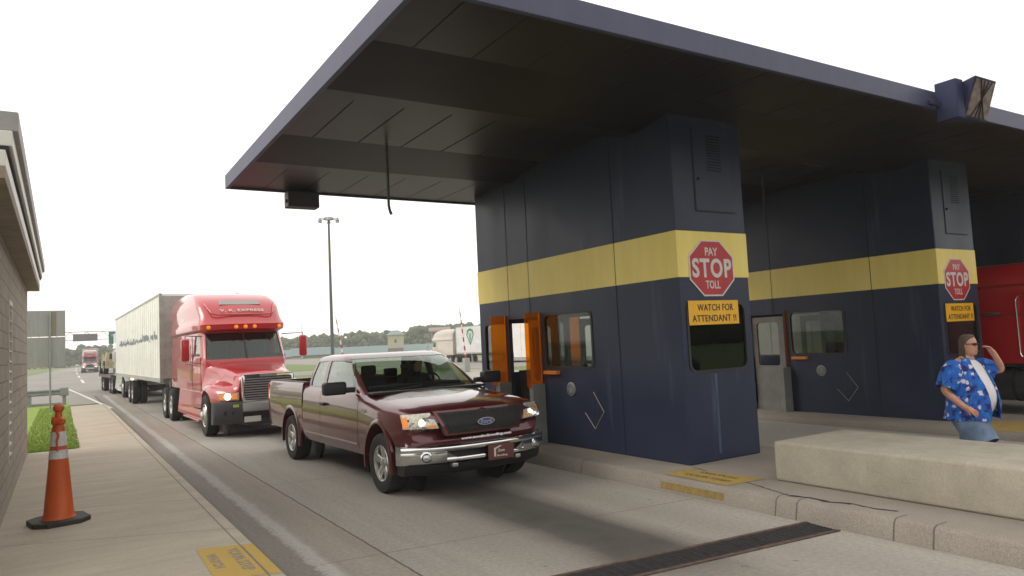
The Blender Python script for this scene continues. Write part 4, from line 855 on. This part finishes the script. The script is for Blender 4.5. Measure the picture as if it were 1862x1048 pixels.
    if roof == 'high':
        f = MB()
        for x in (-.92, -.24, 0, .24, .92):
            yy = .90+.16*(abs(x)/1.12)**2.2; MB().lathe([(.055, 0), (.05, .03), (.02, .045), (0, .045)], (x, yy+.01, 2.72), (0, -1, .1), 12, cap=False).build('marker_lamp', amber, t, smooth=50)
        # recessed roof cap panel and vent
        MB().hexa([(-.55, 1.50, 3.36), (.55, 1.50, 3.36), (.55, 1.60, 3.30), (-.55, 1.60, 3.30)], [(-.50, 1.75, 3.50), (.50, 1.75, 3.50), (.50, 1.85, 3.45), (-.50, 1.85, 3.45)]).build('roof_vent', mat('vent_grey', (.30, .29, .28), .5), t, bevel=.015)
        tri = [(-.92, 1.62, 3.40), (-.80, 1.22, 3.11), (-.66, 1.16, 3.065), (0, 1.14, 3.06), (.66, 1.16, 3.065), (.80, 1.22, 3.11), (.92, 1.62, 3.40)]
        MB().tube([Vector(p)+Vector((0, -.0, 0)) for p in tri], .020).build('roof_ridge', pm, t, smooth=60)
    if sign:
        text('lettering', sign, .10, swhite, t, Matrix.Translation((0, 1.275, 3.19)) @ Matrix.Rotation(R(45), 4, 'X'), wid=1.15, bold=.02, space=1.1)
    # chassis
    MB().box(-.42, .42, -.9, 8.0, .62, .95).build('chassis', black, t)
    if trailer:
        y0 = 7.45; y1 = y0+tlen; tm = mat('trailer_%d' % int(tcol[0]*1000+tcol[2]*37), tcol, .38, n=.14, ns=1.2, stretch=(1, .4, 1), spec=.5); dk = mat('trailer_front', (.36, .36, .34), .6, n=.2)
        if trailer == 'van':
            bx = MB().box(-1.27, 1.27, y0, y1, 1.28, tz).build('trailer', tm, t, bevel=.02)
            n_ = int(tlen/.61)
            for s_ in (-1, 1):
                b = MB()
                for i in range(1, n_): y = y0+i*tlen/n_; b.box(min(s_*1.27, s_*1.277), max(s_*1.27, s_*1.277), y-.012, y+.012, 1.33, tz-.08)
                b.build('ribs', mat('rib_grey', (.58, .57, .53), .5), bx)
            b = MB()
            for s_ in (-1, 1): b.box(min(s_*1.2, s_*1.29), max(s_*1.2, s_*1.29), y0-.01, y1+.01, 1.16, 1.30).box(min(s_*1.2, s_*1.285), max(s_*1.2, s_*1.285), y0-.01, y1+.01, tz-.07, tz+.01).box(min(s_*1.12, s_*1.288), max(s_*1.12, s_*1.288), y0-.03, y0+.10, 1.3001, tz-.0701)
            b.build('trailer_frame', mat('frame_grey', (.34, .335, .31), .5, n=.2), bx)
            MB().box(-1.12, 1.12, y0-.015, y0, 1.3, tz-.08).build('front_wall', dk, bx)
            MB().box(-.5, .5, y0+.3, y1-.2, .98, 1.16).build('underframe', black, bx)
            for s_ in (-1, 1):
                MB().box(min(s_*.55, s_*.68), max(s_*.55, s_*.68), y0+2.2, y0+2.34, .25, 1.16).box(min(s_*.5, s_*.73), max(s_*.5, s_*.73), y0+2.14, y0+2.40, .2, .25).build('landing_leg', steel, bx)
                for y in (y0+9.7, y0+11.0) if tlen > 14 else (y1-2.6, y1-1.3): wheel(bx, s_*1.08, y, .50, .28, s_, 'drive', dual=True)
            MB().box(-1.1, 1.1, y1-.1, y1, .55, .65).build('rear_guard', steel, bx)
        else:
            bx = MB().box(-1.25, 1.25, y0-1.4, y1, .92, 1.12).build('trailer', mat('flatbed', (.10, .08, .07), .7, n=.3), t)
            for s_ in (-1, 1):
                for y in (y1-2.5, y1-1.2): wheel(bx, s_*1.05, y, .46, .28, s_, 'drive', dual=True)
    return t
semi = make_semi('semi_truck', 'large red tractor with lit headlights and long white van trailer behind the pickup', 'semi truck', (.46, .008, .014), sign='V. K. EXPRESS')
semi.location = (4.24, 19.5, 0); semi.rotation_euler.z = R(1.2)
for i in range(1):
    b = MB()
    for k in range(46): y = 8.2+k*.31+random.uniform(-.05, .05); z = 2.62+random.uniform(-.05, .05); b.box(-1.283, -1.2785, y, y+random.uniform(.08, .2), z, z+random.uniform(.05, .3))
    b.build('faded_lettering', mat('faded_blue', (.20, .24, .30), .6), semi.children[[c.name.split('.')[0] for c in semi.children].index('trailer')])
wt = make_semi('semi_truck', 'white tractor hauling a low trailer, half hidden behind the white van trailer', 'semi truck', (.55, .55, .53), roof='low', trailer='low', tlen=6.5, lod=2)
wt.location = (3.95, 43.2, 0); wt.rotation_euler.z = R(2.2)
frt = make_semi('semi_truck', 'distant red tractor with two lit headlights on the far road', 'semi truck', (.25, .04, .05), lod=2); frt.location = (4.1, 143, 0); frt.rotation_euler.z = R(-2)
rt = make_semi('semi_truck', 'bright red tractor cut off by the right edge of the picture', 'semi truck', (.36, .006, .009), roof='low', trailer='van', tlen=15, tank=True, lod=1); rt.location = (17.45, 3.6, 0)
X_ = -1.108
b = MB(); dq = [(X_, 1.3+.10*0, 1.15)]; oc_ = rrect(1.35, 2.55, 1.2, 2.45, .14, 4)
b.tube([(X_-.004, y, z) for y, z in oc_+oc_[:1]], .012, 6); b.tube([(X_-.004, y, z) for y, z in rrect(3.05, 3.45, 1.15, 2.42, .12, 4)+[(3.45, 2.30)]], .014, 6).build('door_trim', chrome, rt, smooth=60)
MB().box(X_-.006, X_, .9, 6.2, 2.03, 2.045).build('trim_line', mat('dark_red_line', (.10, .02, .02), .5), rt)
MB().box(X_-.008, X_, 3.75, 4.05, 2.05, 2.10).build('side_badge', steel, rt)
lt = make_semi('semi_truck', 'pale cream tractor with white trailer bearing a green diamond, beyond the booth', 'semi truck', (.50, .44, .37), trailer='van', tlen=14.5, tcol=(.66, .66, .66), lod=2, tz=4.0)
lt.location = (36.8, 76.1, -.3); lt.rotation_euler.z = R(180)
EMY = 3.2
trl = [c for c in lt.children if c.name.startswith('trailer')][0]
grn = mat('logo_green', (.02, .20, .10), .5)
b = MB(); y0 = 7.45+EMY; zc = 2.95
Dm = [(0, .82), (-.62, .62), (-.78, .15), (0, -.95), (.78, .15), (.62, .62)]
n = len(Dm); inn = [(a*.72, c*.72) for a, c in Dm]
b.add([(1.284, y0+a, zc+c) for a, c in Dm]+[(1.284, y0+a, zc+c) for a, c in inn], [(i, (i+1) % n, n+(i+1) % n, n+i) for i in range(n)])
b.add([(1.284, y0-.30, zc+.35), (1.284, y0-.12, zc+.35), (1.284, y0+.02, zc-.45), (1.284, y0-.02, zc-.6)], [(0, 1, 2, 3)]).add([(1.284, y0+.30, zc+.35), (1.284, y0+.12, zc+.35), (1.284, y0-.01, zc-.3), (1.284, y0+.05, zc-.5)], [(0, 1, 2, 3)])
b.build('emblem', grn, trl)
b2 = MB()
for s_ in (1,): pass
# the load on the low trailer: olive tan army vehicle
tanp = mat('army_tan', (.30, .26, .15), .8, n=.3, ns=3)
t = empty('army_truck', 'tan military vehicle carried on the low trailer behind the white tractor', 'army vehicle', (3.35, 52.0, 1.12)); t.rotation_euler.z = R(2.2)
MB().hexa([(-1.05, 0, .35), (1.05, 0, .35), (1.05, 4.2, .35), (-1.05, 4.2, .35)], [(-1.0, .2, .85), (1.0, .2, .85), (1.0, 4.2, .85), (-1.0, 4.2, .85)]).build('hull', tanp, t, bevel=.03)
cb = MB().hexa([(-.95, .9, .85), (.95, .9, .85), (.95, 2.2, .85), (-.95, 2.2, .85)], [(-.8, 1.2, 1.35), (.8, 1.2, 1.35), (.8, 2.2, 1.35), (-.8, 2.2, 1.35)]).build('cab', tanp, t, bevel=.02)
for x in (-.42, .42): MB().hexa([(x-.3, .92, .93), (x+.3, .92, .93), (x+.3, .99, .93), (x-.3, .99, .93)], [(x-.27, 1.11, 1.26), (x+.27, 1.11, 1.26), (x+.27, 1.2, 1.26), (x-.27, 1.2, 1.26)]).build('window', black, cb)
MB().box(-.9, .9, 2.4, 4.1, .85, 1.25).build('cargo_bed', tanp, t, bevel=.02)
for s_ in (-1, 1):
    for y in (.7, 3.3): wheel(t, s_*.95, y, .42, .3, s_, 'drive')
# ------------------------------------------------------------ the man crossing the lane
def floral():
    f = NB('floral_shirt', .8)
    v = f.t.nodes.new('ShaderNodeTexVoronoi'); v.inputs['Scale'].default_value = 10; v.inputs['Randomness'].default_value = .85; f.t.links.new(f.c.outputs['Object'], v.inputs['Vector'])
    n1 = f.noise(9, 3); n2 = f.noise(26, 4)
    base = f.mix(f.ramp(n1, [(.42, 0.0), (.50, 1.0)]), (.010, .012, .13), (.008, .10, .44))
    base = f.mix(f.ramp(f.noise(13, 3), [(.56, 0.0), (.62, .8)]), base, (.015, .19, .55))
    d = f.math('ADD', v.outputs['Distance'], f.math('MULTIPLY', f.math('SUBTRACT', n2, .5), .75))
    fl = f.ramp(d, [(.22, 1.0), (.31, 0.0)]); f.color(f.mix(fl, base, (.62, .58, .66))); return f.m
FLO = floral(); tee = mat('white_tee', (.66, .64, .66), .85, n=.06, ns=6); jean = mat('faded_denim', (.13, .19, .28), .9, n=.3, ns=7); hairm = mat('grey_brown_hair', (.075, .052, .038), .7, n=.4, ns=18, stretch=(3, 3, .5)); pinks = mat('sun_pink_skin', (.50, .25, .17), .5, n=.18, ns=14)
J = {'pelvis': ((0, .02, .92), .20, .17), 'belly': ((0, -.02, 1.05), .20, .18), 'chest': ((0, .01, 1.30), .21, .16), 'neck': ((0, -.01, 1.50), .075, .075), 'skull': ((0, -.04, 1.58), .07, .08),
     'shr': ((-.22, .02, 1.40), .085, .085), 'elr': ((-.36, .09, 1.12), .058, .058), 'wrr': ((-.33, -.12, .93), .038, .036), 'par': ((-.31, -.19, .89), .040, .030),
     'shl': ((.22, .0, 1.40), .085, .085), 'ell': ((.34, -.24, 1.33), .055, .055), 'wrl': ((.205, -.245, 1.52), .036, .036), 'pal': ((.165, -.225, 1.59), .042, .034),
     'hpr': ((-.12, .03, .86), .13, .13), 'knr': ((-.14, -.20, .50), .08, .08), 'anr': ((-.14, -.06, .12), .045, .045), 'ftr': ((-.14, -.26, .05), .05, .035),
     'hpl': ((.12, .03, .86), .13, .13), 'knl': ((.14, .06, .48), .08, .08), 'anl': ((.14, .30, .14), .045, .045), 'ftl': ((.14, .16, .05), .05, .035)}
E_ = [('pelvis', 'belly'), ('belly', 'chest'), ('chest', 'neck'), ('neck', 'skull'), ('chest', 'shr'), ('shr', 'elr'), ('elr', 'wrr'), ('wrr', 'par'), ('chest', 'shl'), ('shl', 'ell'), ('ell', 'wrl'), ('wrl', 'pal'),
      ('pelvis', 'hpr'), ('hpr', 'knr'), ('knr', 'anr'), ('anr', 'ftr'), ('pelvis', 'hpl'), ('hpl', 'knl'), ('knl', 'anl'), ('anl', 'ftl')]
def fingers(pre, palm, wrist, curl, thumb):
    """five chains from the palm: curl is the direction the finger tips bend to"""
    p = Vector(J[palm][0]); d = (p-Vector(J[wrist][0])).normalized(); c_ = Vector(curl).normalized(); sd = d.cross(c_).normalized()
    for i, L_ in enumerate((.070, .080, .074, .058)):
        o_ = (i-1.5)*.021; a = p+sd*o_+d*.035; b_ = a+d*L_*.45+c_*L_*.25; e = b_+d*L_*.10+c_*L_*.5
        J[pre+'k%d' % i] = (tuple(a), .0115, .011); J[pre+'m%d' % i] = (tuple(b_), .0095, .009); J[pre+'t%d' % i] = (tuple(e), .008, .008)
        E_.extend([(palm, pre+'k%d' % i), (pre+'k%d' % i, pre+'m%d' % i), (pre+'m%d' % i, pre+'t%d' % i)])
    a = p-d*.01+sd*thumb*.035+c_*.01; b_ = a+sd*thumb*.018+d*.03+c_*.02
    J[pre+'th'] = (tuple(a), .013, .012); J[pre+'tt'] = (tuple(b_), .010, .010); E_.extend([(palm, pre+'th'), (pre+'th', pre+'tt')])
fingers('r', 'par', 'wrr', (.5, .35, -.6), -1); fingers('l', 'pal', 'wrl', (-.8, .35, -.15), 1)
man = person_skin('person', J, E_, pinks, sub=2); man.location = (9.68, 4.80, 0); man.rotation_euler.z = R(-4)
tag(man, 'heavy man in blue floral shirt and sunglasses raising one hand to his face', 'person')
# head as its own shaped surface: long grey brown hair, face, sunglasses
def headring(z, wx, fy_, by_): return [(wx*sin(2*pi*i/20), (fy_ if cos(2*pi*i/20) > 0 else by_)*-cos(2*pi*i/20)*1.0, z) for i in range(20)]
hr_ = [(-.125, .035, .03, .04), (-.118, .052, .080, .05), (-.095, .064, .098, .06), (-.06, .072, .098, .072), (-.035, .074, .096, .08), (-.01, .076, .093, .085), (.02, .078, .095, .09), (.05, .078, .094, .094), (.085, .072, .085, .092), (.115, .055, .062, .075), (.13, .03, .03, .045)]
face = MB().loft([headring(*a) for a in hr_]); 
fo = face.build('head', pinks, man, sub=1, smooth=80); fo.location = (0, -.05, 1.66)
MB().loft([[(-.006, -.092, .03), (.006, -.092, .03), (.006, -.08, .03), (-.006, -.08, .03)], [(-.016, -.118, -.022), (.016, -.118, -.022), (.016, -.08, -.022), (-.016, -.08, -.022)], [(-.012, -.095, -.036), (.012, -.095, -.036), (.012, -.08, -.036), (-.012, -.08, -.036)]]).build('nose', pinks, fo, sub=1, smooth=80)
MB().tube([(-.024, -.094, -.066), (0, -.100, -.064), (.024, -.094, -.066)], .006, 8).build('mouth', mat('lips', (.33, .10, .09), .5), fo, smooth=60)
for s_ in (-1, 1): MB().lathe([(0, -.010), (.020, -.006), (.028, .004), (.020, .010), (0, .006)], (s_*.078, .005, .0), (s_, .15, 0), 14, cap=False).build('ear', pinks, fo, smooth=60)
sg = MB()
for s_ in (-1, 1):
    sg.hexa([(s_*.008, -.103, .004), (s_*.062, -.090, .006), (s_*.070, -.084, .032), (s_*.008, -.103, .036)], [(s_*.008, -.096, .004), (s_*.062, -.083, .006), (s_*.070, -.077, .032), (s_*.008, -.096, .036)])
    sg.cyl((s_*.070, -.082, .026), (s_*.083, .0, .022), .004, n=6)
sg.box(-.01, .01, -.104, -.098, .022, .030).build('sunglasses', mat('sunglass_black', (.008, .008, .009), .12), fo, bevel=.003)
b = MB(); rings = []
for z, wx, fy_, by_ in ((.145, .02, .02, .04), (.138, .055, .055, .075), (.115, .076, .074, .098), (.085, .086, .070, .110), (.05, .090, .045, .115), (.0, .091, -.005, .118), (-.05, .090, -.015, .120), (-.10, .088, -.025, .125), (-.15, .08, -.03, .128), (-.19, .06, -.045, .12)):
    rings.append([(wx*sin(2*pi*i/24), -cos(2*pi*i/24)*(fy_ if cos(2*pi*i/24) > 0 else by_) if True else 0, z) for i in range(24)])
b.loft(rings).build('hair', hairm, fo, sub=1, smooth=80)
# white tee: closed torso shell
def tor(z, wx, f_, bk, cy=0, e=2.3, n=28):
    out = []
    for i in range(n):
        a = 2*pi*i/n; c_, s2 = cos(a), sin(a); x = wx*abs(s2)**(2/e)*(1 if s2 > 0 else -1); y = (f_ if c_ > 0 else bk)*abs(c_)**(2/e)*(-1 if c_ > 0 else 1); out.append((x, y+cy, z))
    return out
T = [(.83, .245, .23, .20, .01), (.92, .262, .278, .21, 0), (1.02, .27, .30, .20, 0), (1.12, .265, .285, .185, 0), (1.22, .255, .248, .17, .01), (1.32, .24, .20, .155, .01), (1.40, .215, .165, .13, .01), (1.455, .15, .12, .10, 0), (1.485, .095, .09, .085, 0)]
MB().loft([tor(*a) for a in T], caps=False).build('tee_shirt', tee, man, sub=1, smooth=80)
# floral shirt: open shell hanging off the tee, gap down the front, flared hem
def shr_(z, wx, f_, bk, cy, gap, n=34):
    full = []
    for i in range(n+1):
        a = gap+(2*pi-2*gap)*i/n; a += .0; c_, s2 = cos(a), sin(a); e = 2.3
        x = wx*abs(s2)**(2/e)*(1 if s2 > 0 else -1); y = (f_ if c_ > 0 else bk)*abs(c_)**(2/e)*(-1 if c_ > 0 else 1)
        rp = 1+.022*sin(a*9+z*7)*max(0, (1.25-z)*2); full.append((x*rp, y*rp+cy, z+.008*sin(a*5)*(1 if z < .8 else 0)))
    return full
Sg = [(.755, .325, .315, .26, .01, .24), (.80, .318, .318, .25, .01, .25), (.88, .31, .322, .24, 0, .26), (.98, .302, .322, .23, 0, .27), (1.08, .296, .305, .22, 0, .29), (1.18, .288, .275, .205, 0, .32), (1.28, .276, .235, .19, .01, .36), (1.36, .255, .20, .17, .01, .42), (1.43, .21, .16, .14, .01, .50), (1.475, .14, .125, .115, 0, .60), (1.51, .098, .10, .10, 0, .70)]
sh = MB().loft([shr_(*a) for a in Sg], closed=False, caps=False)
so_ = sh.build('floral_shirt', FLO, man, solid=.012, smooth=70, fixn=False)
def sleeve(p0, p1, r0, r1):
    a = Vector(p0); b_ = Vector(p1); q = (b_-a).to_track_quat('Z', 'Y'); rings = []
    for f, r in ((-.35, .5), (-.12, .85), (.1, 1), (.5, 1.04), (1, 1)):
        c_ = a.lerp(b_, f); R_ = (r0*(1-max(0, f))+r1*max(0, f))*r; rings.append([tuple(c_+q @ Vector((R_*(1+.05*sin(i*2.1))*cos(2*pi*i/16), R_*sin(2*pi*i/16), 0))) for i in range(16)])
    MB().loft(rings, caps=False).build('sleeve', FLO, man, solid=.01, smooth=70)
sleeve((-.24, .02, 1.39), (-.345, .07, 1.15), .13, .125); sleeve((.24, -.01, 1.39), (.33, -.17, 1.31), .125, .115)
for s_, kn in ((-1, 'knr'), (1, 'knl')):
    h_ = Vector((s_*.12, .03, .86)); k_ = Vector(J[kn][0]); q = (k_-h_).to_track_quat('Z', 'Y'); rings = []
    for f, r in ((-.05, .165), (.15, .18), (.5, .18), (1.10, .165)):
        c_ = h_.lerp(k_, f); rings.append([tuple(c_+q @ Vector((r*(1+.03*sin(i*3))*cos(2*pi*i/18), r*sin(2*pi*i/18), 0))) for i in range(18)])
    MB().loft(rings, caps=False).build('denim_shorts', jean, man, solid=.01, smooth=70)
MB().loft([tor(z, wx, f_, bk, .01) for z, wx, f_, bk in ((.74, .20, .20, .19), (.84, .25, .24, .20), (.95, .265, .26, .205))]).build('waistband', jean, man, smooth=70)
for k_, c_ in (('ftr', (-.14, -.17)), ('ftl', (.14, .22))):
    MB().box(c_[0]-.055, c_[0]+.055, c_[1]-.15, c_[1]+.13, .0, .085).build('shoe', mat('white_shoe', (.5, .5, .5), .6), man, bevel=.03, smooth=40)
# ------------------------------------------------------------ background
galv = mat('galvanised', (.30, .31, .33), .5, .5, n=.15)
# back of a road sign, left
t = empty('road_sign', 'back of a two panel grey road sign on a thin post beside the block building', 'road sign', (-.36, 32.3, .15))
sb = mat('sign_back', (.31, .31, .31), .6, .2, n=.12, ns=2, stretch=(6, 1, .4))
MB().box(-.85, .49, 0, .03, 2.83, 3.80).build('panel', sb, t); MB().box(-.85, .49, 0, .03, 1.68, 2.80).build('panel', sb, t)
MB().cyl((0, -.04, 0), (0, -.04, 3.7), .035, n=12).build('post', galv, t); MB().box(.04, .20, -.012, -.001, 2.85, 3.75).build('strut', mat('strut_tan', (.22, .19, .14), .7), t)
# guard rail
t = empty('guard_rail', 'grey steel guard rail with posts across the grass behind the sign', 'guard rail', (0, 37, .15))
b = MB(); prof = [(0, .45), (-.05, .49), (-.05, .53), (0, .57), (0, .60), (-.05, .64), (-.05, .68), (0, .72), (.012, .72), (.012, .45)]
b.loft([[(x, y, z) for y, z in prof] for x in (-5.5, -.05)]); b.box(-5.5, .0, .1, .13, .02, .12); b.build('rail', galv, t, smooth=30)
MB().box(-.06, .26, -.07, .02, .40, .76).build('end_terminal', galv, t, bevel=.03)
for x in (-4.9, -3.1, -1.15, .10): MB().box(x-.07, x+.07, .013, .10, -.1, .72).build('post', galv, t)
# overhead gantry
t = empty('sign_gantry', 'thin steel truss gantry spanning the far road carrying two signs', 'gantry', (0, 117, 0))
b = MB()
for z in (4.95, 6.05): b.box(-14, 22, -.06, .06, z-.05, z+.05)
for i in range(18): x = -14+i*2; b.cyl((x, 0, 4.95), (x+1, 0, 6.05), .04, n=5).cyl((x+1, 0, 6.05), (x+2, 0, 4.95), .04, n=5)
b.build('truss', mat('gantry_grey', (.40, .40, .39), .6), t)
for x in (-14, 22): MB().box(x-.15, x+.15, -.15, .15, 0, 6.2).build('leg', galv, t)
o = MB().box(1.35, 4.3, 116.7, 116.8, 4.75, 5.75).build('message_sign', mat('dark_sign', (.16, .155, .16), .6)); tag(o, 'dark grey blank message sign on the distant gantry', 'sign')
t = MB().box(5.65, 7.1, 116.7, 116.8, 4.2, 5.95).build('highway_sign', mat('sign_green', (.01, .17, .12), .5)); tag(t, 'green highway sign at the right end of the visible gantry', 'sign')
MB().box(5.95, 6.4, 116.68, 116.695, 5.25, 5.65).build('shield', mat('shield_blue', (.25, .25, .42), .5), t)
# tall light mast, thin pole, barrier arms
def light_mast(x, y, h, label):
    t = empty('light_mast', label, 'light mast', (x, y, 0))
    MB().cyl((0, 0, 0), (0, 0, h), .21, .12, 16).build('pole', mat('mast_grey', (.085, .085, .08), .6), t, smooth=40)
    MB().cyl((0, 0, h-.1), (0, 0, h+.15), .55, n=20).build('crown_ring', galv, t)
    for i in range(6):
        a = 2*pi*i/6+.2; c_, s2 = cos(a), sin(a); l_ = MB().cyl((.5*c_, .5*s2, h), (1.1*c_, 1.1*s2, h-.05), .05, n=6).build('arm', galv, t)
        MB().lathe([(.10, .1), (.26, -.25), (.24, -.27), (0, -.2)], (1.15*c_, 1.15*s2, h-.05), n=12, cap=False).build('lamp', galv, l_, smooth=40)
light_mast(26.6, 82.4, 17.2, 'very tall slender light mast rising behind the pickup')
t = empty('antenna_mast', 'faint thin mast standing far behind the red tractor', 'mast', (51, 182, 0)); MB().cyl((0, 0, 0), (0, 0, 18), .10, .05, 8).build('pole', mat('pale_mast', (.75, .75, .75), .7), t)
def barrier(x, y, z0, ln, lean, label):
    t = empty('barrier_arm', label, 'barrier arm', (x, y, 0), 'raised barrier arms'); rd = mat('barrier_red', (.45, .03, .04), .5); wh = mat('barrier_white', (.7, .7, .68), .5)
    MB().box(-.2, .2, -.2, .2, 0, .95).build('cabinet', mat('cabinet_grey', (.32, .32, .30), .5), t, bevel=.03)
    n = 12
    for k, m_ in ((0, rd), (1, wh)):
        b = MB()
        for i in range(k, n, 2):
            f0, f1 = i/n, (i+1)/n; P = lambda f: Vector((-lean*f*ln, 0, .9+f*ln)); b.cyl(P(f0), P(f1), .055*(1.25-f0*.7), .055*(1.25-f1*.7), 8)
        b.build('arm', m_, t)
barrier(16.55, 48.7, 0, 3.35, .16, 'raised red and white barrier arm leaning left, behind the pickup roof')
barrier(23.7, 44.4, 0, 3.55, .10, 'raised red and white barrier arm in front of the white trailer')
# far buildings
t = empty('toll_house', 'small cream square tower with pale green hipped roof before the trees', 'building', (78.3, 187.2, 0)); t.rotation_euler.z = R(-25)
MB().box(-2.1, 2.1, -2.1, 2.1, 0, 5.1).build('wall', mat('cream_wall', (.46, .42, .33), .8), t); MB().hexa([(-2.6, -2.6, 5.1), (2.6, -2.6, 5.1), (2.6, 2.6, 5.1), (-2.6, 2.6, 5.1)], [(-.9, -.9, 6.3), (.9, -.9, 6.3), (.9, .9, 6.3), (-.9, .9, 6.3)]).build('roof', mat('roof_green', (.20, .28, .26), .6), t)
MB().box(-.3, .3, -2.13, -2.09, 2.9, 3.9).build('window', mat('far_window', (.10, .10, .10), .4), t); MB().box(-2.12, 2.12, -2.16, -2.1, .1, 1.5).build('porch', mat('mauve_wall', (.20, .16, .18), .8), t)
def shed(x, y, ln, wd, h, rz, label, wc=(.33, .29, .27)):
    t = empty('long_building', label, 'building', (x, y, -1.9)); t.rotation_euler.z = R(rz)
    w_ = MB().box(-ln/2, ln/2, -wd/2, wd/2, 0, h).build('wall', mat('shed_wall_%d' % int(wc[0]*100), wc, .85), t)
    MB().prism([(-wd/2-.6, h), (wd/2+.6, h), (0, h+2.0)], 'x', -ln/2-.6, ln/2+.6).build('roof', mat('roof_teal', (.14, .20, .20), .6), t)
    for i in range(int(ln/6)): x_ = -ln/2+3+i*6; MB().box(x_-.8, x_+.8, -wd/2-.03, -wd/2+.02, .8, 2.0).build('window', MATS['far_window'], w_)
shed(66, 205, 34, 9, 2.3, -17, 'long low building with teal roof left of the light mast')
shed(97, 188, 30, 9, 2.2, -27, 'long low teal roofed building to the right of the cream tower', (.30, .27, .24))
shed(56, 190, 10, 8, 2.6, -16, 'small teal roofed building nearest the right mirror of the red tractor', (.28, .26, .30))
t = empty('billboard', 'pale red and white roadside panel at the tree tops above the cream tractor', 'billboard', (125, 255, 0)); t.rotation_euler.z = R(-27)
MB().box(-4.2, 4.2, -.2, .2, 6.9, 8.5).build('panel', mat('panel_pink', (.50, .40, .40), .7), t); MB().box(-4.2, 4.0, -.25, -.2, 6.95, 7.35).build('stripe', mat('panel_red', (.42, .12, .14), .7), t)
for x in (-3, 3): MB().cyl((x, .3, 0), (x, .3, 8.4), .15, n=8).build('post', galv, t)
# grass bank with tree line: a far-off wood and an added row out of view
tf = NB('tree_foliage', .9); t1 = tf.noise(.5, 5, .7); t2 = tf.noise(.06, 3)
tf.color(tf.mix(.45, tf.ramp(t1, [(.3, (.025, .045, .015)), (.7, (.095, .13, .05))]), tf.ramp(t2, [(.3, (.03, .055, .02)), (.7, (.10, .12, .055))])))
b = MB(); rng = random.Random(5)
IC = [Vector(v).normalized() for v in ((0, 0, 1), (.89, 0, .45), (.28, .85, .45), (-.72, .53, .45), (-.72, -.53, .45), (.28, -.85, .45), (.72, .53, -.45), (-.28, .85, -.45), (-.89, 0, -.45), (-.28, -.85, -.45), (.72, -.53, -.45), (0, 0, -1))]
IF = [(0, 1, 2), (0, 2, 3), (0, 3, 4), (0, 4, 5), (0, 5, 1), (1, 6, 2), (2, 7, 3), (3, 8, 4), (4, 9, 5), (5, 10, 1), (6, 7, 2), (7, 8, 3), (8, 9, 4), (9, 10, 5), (10, 6, 1), (6, 11, 7), (7, 11, 8), (8, 11, 9), (9, 11, 10), (10, 11, 6)]
def clump(x, y, z, r):
    q = [Vector((x, y, z))+Vector((v.x*r*rng.uniform(.7, 1.25), v.y*r*rng.uniform(.7, 1.25), v.z*r*rng.uniform(.6, 1.1))) for v in IC]; b.add(q, IF)
for i in range(460):
    a = R(rng.uniform(-14, 58)); d = rng.uniform(300, 345); h = rng.uniform(7.6, 8.8)+.5*sin(a*17)+.4*sin(a*41)+(1.6 if a > R(24) else .2)
    cx_, cy_ = d*sin(a), d*cos(a)
    if -30 < cx_-(15 if a < R(8) else 1e4) < 22 and a < R(7): h *= .85
    b.cyl((cx_, cy_, 0), (cx_, cy_, h*.6), .3, .15, 5)
    for j in range(26):
        rr_ = rng.uniform(0, 1)**.6*4.6; an = rng.uniform(0, 2*pi); zz = rng.uniform(.08, 1); w_ = sqrt(max(.08, 1-((zz-.45)/.58)**2)); clump(cx_+rr_*w_*cos(an), cy_+rr_*w_*sin(an), .6+zz*(h-1.5), rng.uniform(.8, 1.5))
for i in range(150):  # unseen row behind the camera, added to darken reflections in the glass
    cx_ = rng.uniform(-60, 90); cy_ = rng.uniform(-72, -62); h = rng.uniform(11, 15); b.cyl((cx_, cy_, 0), (cx_, cy_, h*.6), .3, .15, 5)
    for j in range(22):
        an = rng.uniform(0, 2*pi); rr_ = rng.uniform(0, 3.6); clump(cx_+rr_*cos(an), cy_+rr_*sin(an), .8+rng.uniform(0, 1)*(h-2), rng.uniform(1.0, 1.9))
tag(b.build('woods', tf.m, fixn=False), 'far line of green trees along the horizon, with an unseen row added behind the camera', 'trees', kind='stuff')
# ------------------------------------------------------------ haze
hz = bpy.data.materials.new('haze'); hz.use_nodes = True; t = hz.node_tree; t.nodes.clear()
o = t.nodes.new('ShaderNodeOutputMaterial'); pv = t.nodes.new('ShaderNodeVolumePrincipled'); pv.inputs['Density'].default_value = .0008; pv.inputs['Color'].default_value = (.95, .95, .96, 1); pv.inputs['Anisotropy'].default_value = .3
t.links.new(pv.outputs[0], o.inputs['Volume'])
HAZE = True
if HAZE: tag(MB().box(-235, 425, -95, 475, -1.5, 21).build('haze', hz), kind='stuff')
